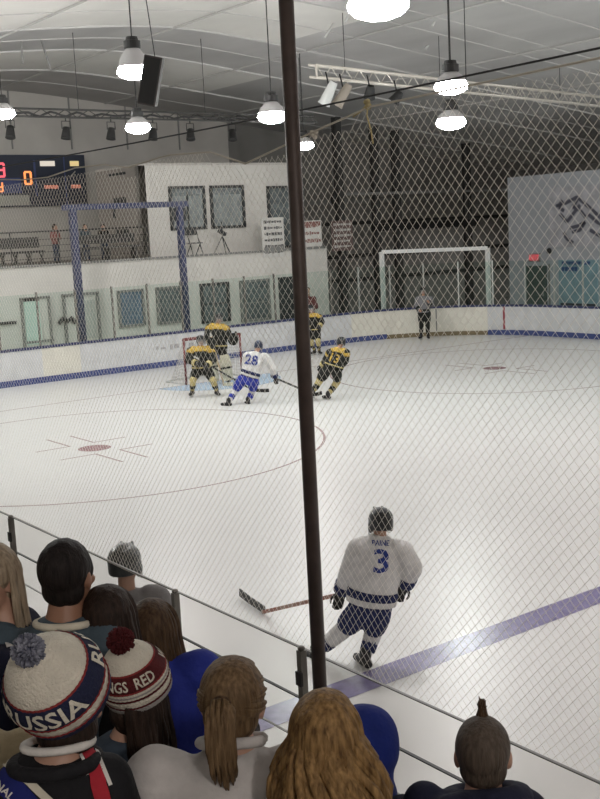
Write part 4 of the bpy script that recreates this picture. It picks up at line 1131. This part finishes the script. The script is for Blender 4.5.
# official at the gate
gp = at(424.5, 338.5, 2, 0)
OFF = dict(jersey='stripe_grey', stripe='jersey_black', shorts='jersey_black', sock='jersey_black', sockstripe='jersey_black', glove='leather', helmet='helmet_black')
roff, Poff, joff, foff = skater('person in grey striped official shirt and black trousers standing before the cream gate', (424.5, 339), dict(
    head=(422.8, 290.5, 0), neck=(423.5, 296, 0), shL=(418, 299, 0), shR=(430.5, 299, 0), elL=(416.5, 305.5, 0), haL=(419.5, 310, -.25), elR=(432, 305, 0), haR=(428.5, 302, -.3),
    hem=(423.5, 312.5, 0), hipL=(421, 313, 0), hipR=(427.5, 313, 0), knL=(421.5, 324, 0), anL=(421, 335.5, 0), toL=(419.5, 338.5, -.15), knR=(427.5, 324, -.1), anR=(428, 335.5, 0), toR=(429, 338.5, -.15)), 165, OFF, vox=.02, gloves=False)

# ------------------------------------------------------------------ spectators
def locks(b, c, R, s, n, length, seed, r=.008, a0=-2.5, a1=2.5, wave=.012, inward=0., top=.98, spread=1.0, grav=V((0, 0, -1)), y_off=-.01, back=.0):
    """strands that follow the skull from the crown and then hang; angle 0 is the back of the head"""
    rnd = random.Random(seed)
    for i in range(n):
        a = a0+(a1-a0)*(i+rnd.random())/n; ph0 = rnd.uniform(.05, .9)*(1 if rnd.random() < .75 else 1.6); L = length*rnd.uniform(.82, 1.05)
        pts = []; ph = ph0; rx, ry, rz = .090*s, .112*s, .108*s
        while ph < PI*.56:
            pts.append(c+R @ V((rx*math.sin(ph)*math.sin(a), y_off*s-ry*math.sin(ph)*math.cos(a), .018*s+rz*math.cos(ph)))); ph += .22
        p = pts[-1] if pts else c; out = (R @ V((math.sin(a), -math.cos(a), 0))); out.z = 0; out.normalize(); ww = rnd.uniform(0, 6.3); k = 0; st = .035; d = (pts[-1]-pts[-2]).normalized() if len(pts) > 1 else grav
        nst = int(L/st)
        side = V((out.y, -out.x, 0))
        while k < nst:
            d = (d*.6+grav*.4+out*(.05*spread-inward*.1)).normalized(); p = p+d*st+side*wave*math.sin(ww+k*.9)*.5+out*wave*math.cos(ww*1.7+k*.8)*.4; pts.append(p.copy()); k += 1
        m = len(pts); rr = r*rnd.uniform(.8, 1.3)
        b.tube(pts, [rr*(.55+.6*math.sin(PI*min(1, (j+1)/m*.8+.1))) if j < m-1 else rr*.25 for j in range(m)], 5)
    return b


class Spectator:
    def __init__(s, label, headc, face, hface=None, tilt=(0, 0), floor=1.18, skin='skin', top='black_cloth', legs='jeans', bulk=1., hs=1., arms='front', lean=.03, cat='person', vox=.011, seat=None, up=0., side=0.):
        s.hc = V(headc); fa = face; s.F = V((math.sin(fa), math.cos(fa), 0)); s.X = s.F.cross(V((0, 0, 1)))
        hf = face if hface is None else hface
        HR = Matrix.Rotation(-hf, 3, 'Z') @ Matrix.Rotation(tilt[0], 3, 'X') @ Matrix.Rotation(tilt[1], 3, 'Y'); s.R = HR; s.hs = hs
        H = s.hc.z-floor+.115*hs+up; k = H/1.75; s.k = k
        s.root = empty('person', (s.hc.x-s.F.x*lean, s.hc.y-s.F.y*lean, floor), label, cat)
        s.root.location += s.X*side; o = s.root.location.copy()
        def T(x, y, z): return o+s.X*x*k+s.F*y*k+V((0, 0, z*k))
        s.T = T; UP = V((0, 0, 1))
        if seat: hz, kn = .62, .62
        b = MB(); head_pieces(b, s.hc, HR, hs)
        nx = -side*.85/k; s.nx = nx; nb = T(nx, -.01, 1.46); b.cap(nb, .062*k, s.hc+HR @ V((0, -.02, -.05))*hs, .054*hs)
        b.loft([(T(0, 0, .88), s.X, s.F, .13*k, .10*k), (T(0, 0, .98), s.X, s.F, .16*k, .115*k), (T(0, 0, 1.12), s.X, s.F, .135*k, .10*k), (T(0, 0, 1.3), s.X, s.F, .165*k, .11*k), (T(nx*.4, -.01, 1.41), s.X, s.F, .14*k, .085*k), (T(nx, -.01, 1.48), s.X, s.F, .06*k, .055*k)])
        A = {}
        for q, n in ((-1, 'L'), (1, 'R')):
            sh = T(q*.185, -.01, 1.40)
            if arms == 'front': el, wr = T(q*.24, .04, 1.13), T(q*.17, .26, 1.06)
            elif arms == 'fold': el, wr = T(q*.25, .03, 1.12), T(q*-.02, .22, 1.14)
            else: el, wr = T(q*.25, -.02, 1.12), T(q*.25, .08, .87)
            A[n] = (sh, el, wr); b.chain([sh, el, wr], [.056*k, .046*k, .031*k]); hand_pieces(b, wr, wr-el, q*-1, UP if arms != 'down' else s.X*q, k, .8)
            if seat:
                hp_, kn_, an_ = T(q*.09, 0, .92), T(q*.11, .40, .90), T(q*.11, .42, .48)
            else: hp_, kn_, an_ = T(q*.09, 0, .90), T(q*.10, .02, .49), T(q*.11, 0, .08)
            A['leg'+n] = (hp_, kn_, an_); b.chain([hp_, kn_, an_], [.085*k, .058*k, .042*k]); b.cap(an_-UP*.03*k, .04*k, an_+s.F*.15*k-UP*.045*k, .03*k)
        s.A = A; s.body = b.skin('body', skin, s.root, min(.008, vox), 4)
        face_parts(s.root, s.hc, HR, hs)
        B = bulk; b = MB()
        b.loft([(T(0, 0, .86), s.X, s.F, .195*k*B, .15*k*B), (T(0, 0, 1.0), s.X, s.F, .19*k*B, .15*k*B), (T(0, .0, 1.15), s.X, s.F, .18*k*B, .14*k*B), (T(0, -.005, 1.3), s.X, s.F, .205*k*B, .145*k*B), (T(nx*.35, -.012, 1.40), s.X, s.F, .185*k*B, .11*k*B), (T(nx*.8, -.012, 1.452), s.X, s.F, .11*k, .085*k), (T(nx, -.008, 1.485), s.X, s.F, .070*k, .068*k)], 28)
        for n in 'LR':
            sh, el, wr = A[n]; b.chain([sh.lerp(T(0, -.01, 1.40), .2), sh, el, el.lerp(wr, .92)], [.072*k*B, .080*k*B, .066*k*B, .048*k*B], 14)
        s.top = b.skin('jacket', top, s.root, vox, 6, .010, 7)
        b = MB(); b.loft([(T(0, 0, .84), s.X, s.F, .16*k, .125*k), (T(0, 0, 1.0), s.X, s.F, .165*k, .13*k)])
        for n in 'LR':
            h, kk, an = A['leg'+n]; b.chain([h, kk, an+UP*.02], [.10*k, .078*k, .066*k])
        b.skin('trousers', legs, s.root, vox*1.3, 4, .008, 8)
        for n in 'LR':
            an = A['leg'+n][2]; b = MB(); b.chain([an-UP*.02*k, an-UP*.035*k+s.F*.08*k, an-UP*.045*k+s.F*.17*k], [.052*k, .046*k, .036*k]); b.skin('shoe', 'shoe', s.root, .014, 3)

    def g(s, x, y, z): return s.hc+s.R @ V((x, y, z))*s.hs

    def cap_hair(s, m, grow=1., low=0., jitter=.006, front=True):
        b = MB(); h = s.hs*grow
        b.ell(s.g(0, -.024, .040), (.084*h, .098*h, .096*h), s.R, 24, 16)
        b.ell(s.g(0, -.040, -.022-low), (.072*h, .060*h, .062*h), s.R, 20, 12)
        if front: b.ell(s.g(0, .026, .078), (.054*h, .040*h, .034*h), s.R, 16, 10)
        for k in (-1, 1): b.ell(s.g(k*.066, .018, .030), (.016*h, .026*h, .038*h), s.R, 10, 8)
        return b.skin('hair', m, s.root, .0075, 3, jitter, 45, (1, 1, .5))

    def nape(s, m):
        b = MB(); h = s.hs
        b.ell(s.g(0, -.045, -.015), (.078*h, .066*h, .060*h), s.R, 20, 12); b.ell(s.g(0, -.05, -.055), (.062*h, .05*h, .045*h), s.R, 16, 10)
        return b.skin('hair', m, s.root, .0075, 3, .003, 45)

    def collar(s, m, r=.072, h=.05, z=1.485, name='collar'):
        b = MB(); pts = [s.T(s.nx+r*math.cos(t), -.01+r*.95*math.sin(t), z+h*.3*(-math.sin(t))) for t in [2*PI*i/24 for i in range(25)]]
        b.tube(pts, .010*s.k, 8); return b.build(name, m, s.root, smooth=True)


def hat(sp, base, axis, up_hint, R0, H, body, parts, pom, pomr, brim=None):
    """knit hat: parts = (t0, t1, grow, material, name) bands along the profile; returns a mapper angle, height -> point"""
    a = V(axis).normalized(); e1 = (V(up_hint)-a*V(up_hint).dot(a)).normalized(); e2 = a.cross(e1)
    def prof(t):    # t 0 brim .. 1 crown
        return R0*(1.0+.06*math.sin(PI*min(1, t/.6)))*math.sqrt(max(0, 1-max(0, (t-.28)/.74)**2.1)), H*t
    def rings(t0, t1, grow, n, rib=.0):
        out = []
        for i in range(n+1):
            t = t0+(t1-t0)*i/n; r, h = prof(t); out.append((r*(1+grow), h))
        return out
    def lath(b, pr, N=96):
        base_i = len(b.v)
        for r, h in pr:
            for j in range(N):
                an = 2*PI*j/N; rr = r*(1+.006*math.cos(48*an)); b.v.append(base+a*h+(e1*math.cos(an)+e2*math.sin(an))*max(rr, .0005))
        fs = []
        for i in range(len(pr)-1):
            for j in range(N): fs.append((base_i+i*N+j, base_i+i*N+(j+1) % N, base_i+(i+1)*N+(j+1) % N, base_i+(i+1)*N+j))
        b.f += fs; b.mi += [0]*len(fs); return b
    b = MB(); h = lath(b, rings(0, 1, 0, 22)).build('knit_hat', body, sp.root, smooth=True)
    for t0, t1, grow, m, nm in parts:
        pr = rings(t0, t1, grow, 6); pr = [(pr[0][0]*.985, pr[0][1])]+pr+[(pr[-1][0]*.985, pr[-1][1])]
        lath(MB(), pr).build(nm, m, h, smooth=True)
    c = base+a*(H+pomr*.55); b = MB(); rnd = random.Random(4)
    b.ell(c, pomr*.72, None, 16, 10)
    for i in range(420):
        v = V((rnd.gauss(0, 1), rnd.gauss(0, 1), rnd.gauss(0, 1))).normalized(); b.tube([c+v*pomr*.6, c+v*pomr*rnd.uniform(.9, 1.06)], [pomr*.10, pomr*.055], 5)
    b.build('pompom', pom, h, smooth=True)
    def mp(an, t, off=.004):
        r, hh = prof(t); return base+a*hh+(e1*math.cos(an)+e2*math.sin(an))*(r+off)
    return h, mp, prof


def hat_text(h, mp, txt, m, a_mid, t_mid, th, R0, width, sgn=1):
    vs, fs = text_geo(txt, 1., bold=.02)
    w = max(v.x for v in vs)-min(v.x for v in vs); hh = max(v.y for v in vs)-min(v.y for v in vs)
    MB().add([mp(a_mid+sgn*v.x/w*width/R0, t_mid+v.y/hh*th, .0065) for v in vs], fs).build('lettering', m, h, fix=False)


AZ = YAW
# man in the pompom hat, lower left
ax = CR*-.25+CU*.64-CD*.66
base = far(60, 688, 2.8)-ax.normalized()*.03
S = Spectator('person in big white, navy and red pompom hat with a black jacket and red scarf', base+V((.01, .03, -.055)), .55, .45, (.35, -.1), top='black_cloth', bulk=.92, up=.085, side=-.12)
S.nape('hair_dark')
h, mp, prof = hat(S, base, ax, -CU, .116, .185, 'knit_white', [(0, .10, .03, 'knit_navy', 'brim_band'), (.10, .13, .035, 'knit_red', 'edge_stripe'), (.29, .61, .018, 'knit_navy', 'letter_band'), (.275, .30, .028, 'knit_red', 'edge_stripe'), (.605, .63, .028, 'knit_red', 'edge_stripe')], 'pom_navy', .040)
for mid in (.22, 2.85, 4.75): hat_text(h, mp, 'RUSSIA', 'knit_white', mid, .455, .235, .118, .22)
S.collar('white_cloth', .076, .05, 1.505)
b = MB(); b.tube([S.T(S.nx*.9+.094*math.cos(t), -.012+.085*math.sin(t), 1.462-.012*math.sin(t)) for t in [2*PI*i/24 for i in range(25)]], .020, 8); b.skin('jacket_collar', 'black_cloth', S.root, .009, 4)
tr_ = bvh(S.top)
for nm, m, pts, w in (('shirt_collar', 'white_cloth', [(50, 738), (68, 743), (86, 748)], 13), ('scarf', 'red_cloth', [(84, 742), (93, 762), (103, 799), (106, 815)], 15), ('scarf_edge', 'white_cloth', [(93, 745), (102, 765), (110, 785)], 3.5), ('scarf_edge', 'white_cloth', [(80, 755), (87, 775)], 3), ('back_trim', 'cream_cloth', [(-12, 752), (8, 765), (30, 782), (52, 803), (60, 815)], 8), ('back_panel', 'blue_patch', [(-22, 766), (-4, 776), (18, 794), (38, 816)], 24)):
    o = px_strip(nm, m, None, tr_, pts, w, .008 if nm != 'back_panel' else .005)
    if o: setpar(o, S.root)
px_text('back_lettering', 'NATIONAL', 'white_cloth', S.root, tr_, -6, 781, 8, 54, .72, .011)

# dark-haired man in slate top
c = far(68.5, 577, 3.8)
S = Spectator('person with short black hair seen from behind in slate top with cream collar', c, .75, .95, skin='skin_tan', top='slate_cloth', hs=1.0, up=.055, side=-.07)
S.cap_hair('hair_black', 1.03, .008, .003)
b = MB(); pts = [S.T(S.nx+.088*math.cos(t), -.012+.08*math.sin(t), 1.462-.012*math.sin(t)) for t in [2*PI*i/24 for i in range(25)]]; b.tube(pts, .013, 8).build('collar', 'cream_cloth', S.root, smooth=True)

# fair-haired girl at the left edge
c = far(-9, 583, 3.9)
S = Spectator('person with long fair hair looking sideways at the left edge of the picture', c, -1.0, -2.2, top='navy_cloth', hs=.96, up=.02)
S.cap_hair('hair_fair', 1.02, .01, .003, False)
b = locks(MB(), S.hc, S.R, S.hs, 120, .27, 3, .007, -1.75, 1.75, .006, .3); b.build('long_hair', 'hair_fair', S.root, smooth=True)
tt = bvh(S.top); o = px_strip('shirt_front', 'white_cloth', None, tt, [(-2, 620), (6, 634), (10, 648)], 8, .006)
if o: setpar(o, S.root)

# tan coat, mostly hidden at the left edge
c = far(-38, 668, 3.25)
S = Spectator('person in tan coat mostly hidden at the left edge beside the white pompom hat', c, .6, .4, top='tan_cloth', hs=.98); S.cap_hair('hair_brown')

# dark haired woman behind the maroon pompom
c = far(109, 622, 3.85)
S = Spectator('person with dark brown hair between the black-haired man and the maroon pompom', c, .7, .55, top='black_cloth', hs=.98, bulk=.88, side=-.09, up=-.03)
S.cap_hair('hair_dark', 1.07, .01, .004, False)
locks(MB(), S.hc, S.R, S.hs, 110, .16, 5, .009, -2.0, 2.0, .010).build('long_hair', 'hair_dark', S.root, smooth=True)

# brown-haired woman in royal blue
c = far(154, 632, 4.1)
S = Spectator('person with long brown hair and a royal blue jacket beside a glass post', c, .85, .75, top='royal_cloth', hs=.96, bulk=1.2, up=.08, side=.01)
S.cap_hair('hair_brown', 1.04, .01, .003, False)
locks(MB(), S.hc, S.R, S.hs, 130, .20, 8, .008, -2.0, 2.0, .006).build('long_hair', 'hair_brown', S.root, smooth=True)

# maroon pompom hat
ax = CR*-.22+CU*.86-CD*.42
base = far(138, 687, 3.3)-ax.normalized()*.012
S = Spectator('person in striped knit hat with maroon pompom and a dark denim jacket', base+V((.0, .01, -.035)), .85, .95, (.1, 0), top='denim', hs=.92, bulk=1.1, arms='fold', up=.06, side=-.16)
S.nape('hair_dark')
h, mp, prof = hat(S, base, ax, -CU*.5-CD, .095, .160, 'knit_white', [(0, .09, .035, 'knit_grey', 'brim_band'), (.09, .13, .03, 'knit_maroon', 'edge_stripe'), (.18, .22, .02, 'knit_white', 'edge_stripe'), (.26, .30, .02, 'knit_maroon', 'edge_stripe'), (.34, .37, .02, 'knit_grey', 'edge_stripe'), (.44, .72, .02, 'knit_maroon', 'letter_band'), (.42, .445, .03, 'knit_red', 'edge_stripe'), (.715, .74, .03, 'knit_red', 'edge_stripe')], 'knit_maroon', .040)
for mid, tx, wd in ((-.52, 'WINGS', .115), (.62, 'RED', .062), (2.3, 'WINGS', .115), (3.5, 'RED', .062)): hat_text(h, mp, tx, 'knit_white', mid, .575, .18, .095, wd)
locks(MB(), S.hc+V((0, 0, -.03)), S.R, S.hs, 60, .14, 12, .008, .2, 1.9, .008, .1, y_off=-.005).build('long_hair', 'hair_dark', S.root, smooth=True)

# ponytail woman in white fleece
c = far(233, 705, 3.0)
S = Spectator('person with dark blond ponytail in white fleece jacket', c, .62, .72, (-.12, .06), top='white_fleece', hs=.97, bulk=1.2, arms='front', up=.06, side=-.02)
S.cap_hair('hair_dblond', 1.06, .0, .002)
b = MB(); rnd = random.Random(5); tie = S.g(-.012, -.128, .040)
for i in range(170):
    a = rnd.uniform(-2.5, 2.5); ph = rnd.uniform(.35, 1.9) if abs(a) < 1.6 else rnd.uniform(.2, .75)
    p0 = V((.092*math.sin(ph)*math.sin(a), -.012-.108*math.sin(ph)*math.cos(a), .030+.103*math.cos(ph))); pts = []
    q = S.R.transposed() @ (tie-S.hc)/S.hs
    for k in range(8):
        t = k/7; v = p0.lerp(q, t); d = V((v.x/.092, (v.y+.012)/.108, (v.z-.030)/.103)); 
        if d.length < 1: d.normalize(); v = V((d.x*.092, -.012+d.y*.108, .030+d.z*.103)) if t < .93 else v
        pts.append(S.hc+S.R @ v*S.hs)
    b.tube(pts, [.0045, .0055, .006, .006, .006, .006, .0055, .004], 5)
b.build('swept_hair', 'hair_dblond', S.root, smooth=True)
b = MB(); rnd = random.Random(9)
for i in range(110):
    a = rnd.uniform(0, 6.28); r = rnd.random()**.5*.036; p = tie+S.R @ V((math.cos(a)*r, -.008, math.sin(a)*r)); pts = [tie+(p-tie)*.4]; d = (S.R @ V((0, -1, .05))).normalized(); L = rnd.randint(6, 9)
    for k in range(L): d = (d*.62+V((0, 0, -1))*.38-(S.R @ V((0, -1, 0)))*.03*k).normalized(); p = p+d*.023; pts.append(p.copy())
    b.tube(pts, [.006]*(len(pts)-1)+[.002], 5)
pt = b.build('ponytail', 'hair_dblond', S.root, smooth=True)
MB().tube([tie+S.R @ V((.02*math.cos(t), -.004, .02*math.sin(t))) for t in [2*PI*i/14 for i in range(15)]], .006, 6).build('hair_tie', 'hair_brown', pt, smooth=True)
b = MB(); pts = [S.T(S.nx+.085*math.cos(t), -.005+.08*math.sin(t), 1.50-.03*math.sin(t)) for t in [2*PI*i/24+.35 for i in range(22)]]
b.tube(pts, .017, 8); b.skin('collar', 'white_fleece', S.root, .008, 5)

# black coat in front of the ponytail woman
c = far(240, 742, 3.6)
S = Spectator('person in black coat almost hidden in front of the ponytail woman', c, .7, .7, top='black_cloth', legs='jeans', hs=.82, bulk=1.05); S.cap_hair('hair_dark')

# long blond hair, bottom centre
c = far(327, 737, 2.8)
S = Spectator('person with long wavy golden blond hair at the bottom centre', c, .8, .72, (-.05, 0), top='black_cloth', hs=.90)
S.cap_hair('hair_blond', 1.06, .01, .004, False)
b = locks(MB(), S.hc, S.R, S.hs, 210, .38, 21, .0095, -2.3, 1.5, .045, -.08, spread=1.0); locks(b, S.hc, S.R, S.hs*.97, 90, .36, 22, .009, -2.1, 1.5, .04); b.build('long_hair', 'hair_blond', S.root, smooth=True)

# blue hood
c = far(367, 753, 3.3)
S = Spectator('person with a bright blue hood pulled up, beside the golden blond hair', c, 1.0, 1.05, top='hood_blue', hs=.94, arms='fold')
S.cap_hair('hair_brown')
b = MB(); hs = S.hs
b.ell(S.g(0, -.025, .035), (.108*hs, .125*hs, .128*hs), S.R, 26, 16); b.ell(S.g(0, -.05, -.06), (.098*hs, .098*hs, .11*hs), S.R, 22, 14); b.cap(S.g(0, -.03, -.12), .10*hs, S.T(0, -.03, 1.42), .115*hs)
hd = b.skin('hood', 'hood_blue', S.root, .009, 5, .005, 12)
bm = bmesh.new(); bm.from_mesh(hd.data); Ri = S.R.transposed()
kill = [v for v in bm.verts if (lambda q: q.y > .035 and abs(q.x) < .085 and -.125 < q.z < .11)(Ri @ (v.co-S.hc)/hs)]
bmesh.ops.delete(bm, geom=kill, context='VERTS'); bm.to_mesh(hd.data); bm.free()
so = hd.modifiers.new('thick', 'SOLIDIFY'); so.thickness = .008; so.offset = -1

# child with the topknot spike
c = far(483, 757, 3.2)
S = Spectator('child with cropped hair and one spiky tuft on top in navy hooded top', c, .55, .80, (-.08, 0), top='navy_cloth', hs=.90, cat='person', arms='front', bulk=1.15, up=.05, side=-.07)
S.cap_hair('hair_buzz', 1.0, .0, .0015)
b = MB(); rnd = random.Random(2)
for i in range(110):
    u = rnd.uniform(-.035, .03); w_ = rnd.uniform(-.018, .018); p = S.g(w_, u, .122-.4*u*u); L = .048*rnd.uniform(.6, 1.05)*(1-abs(u)*9)
    q = S.g(w_*.3, u*.3, .122); L = max(L, .02)*1.25; b.tube([p-V((0, 0, .012)), q+V((rnd.uniform(-.004, .004), rnd.uniform(-.004, .004), L*.6)), q+V((rnd.uniform(-.009, .009), rnd.uniform(-.009, .009), L))], [.006, .004, .0012], 5)
b.build('hair_spike', 'hair_brown', S.root, smooth=True)
b = MB(); pts = [S.T(S.nx+.105*math.cos(t), -.03+.09*math.sin(t), 1.47-.035*math.sin(t)) for t in [2*PI*i/24 for i in range(25)]]; b.tube(pts, .040, 10); b.ell(S.T(-.03, -.12, 1.45), (.13, .06, .085), Matrix.Rotation(-.55, 3, 'Z'), 16, 10); b.ell(S.T(-.12, -.04, 1.47), (.06, .07, .07), None, 14, 10)
b.skin('folded_hood', 'navy_cloth', S.root, .010, 5)

# onlookers on the mezzanine and behind the far glass
for px, py, y, lab, top, fc in ((55, 228, 8.6, 'person in rose top, leftmost of the three onlookers on the mezzanine', 'rose_coat', PI-.3), (85, 228, 8.6, 'person in slate jacket, middle one of the three onlookers on the mezzanine', 'slate_cloth', PI+.1), (103, 228, 8.9, 'person in black jacket, rightmost of the three onlookers on the mezzanine', 'black_cloth', PI+.4)):
    c = at(px, py, 1, y); S = Spectator(lab, c, fc, None, floor=MZ, top=top, vox=.02, arms='fold', bulk=1.05); S.cap_hair('hair_dark')
c = at(308, 291, 1, BY+1.2); S = Spectator('person in maroon coat watching through the end glass beside the pole', c, PI+.4, None, floor=0.02, top='maroon_coat', vox=.02, arms='fold', hs=1.0); S.cap_hair('hair_brown')

# ------------------------------------------------------------------ world, view
w = bpy.data.worlds.new('world'); SC.world = w; w.use_nodes = True
w.node_tree.nodes['Background'].inputs[0].default_value = (.9, .95, 1, 1); w.node_tree.nodes['Background'].inputs[1].default_value = .02
SC.view_settings.view_transform = 'Standard'; SC.view_settings.look = 'None'; SC.view_settings.gamma = 1; SC.view_settings.use_curve_mapping = False
SC.view_settings.exposure = -0.12
for o in bpy.data.objects:
    if o.type == 'MESH' and o.get('kind') == 'structure' and 'label' not in o: o['label'] = o.name.replace('_', ' ')
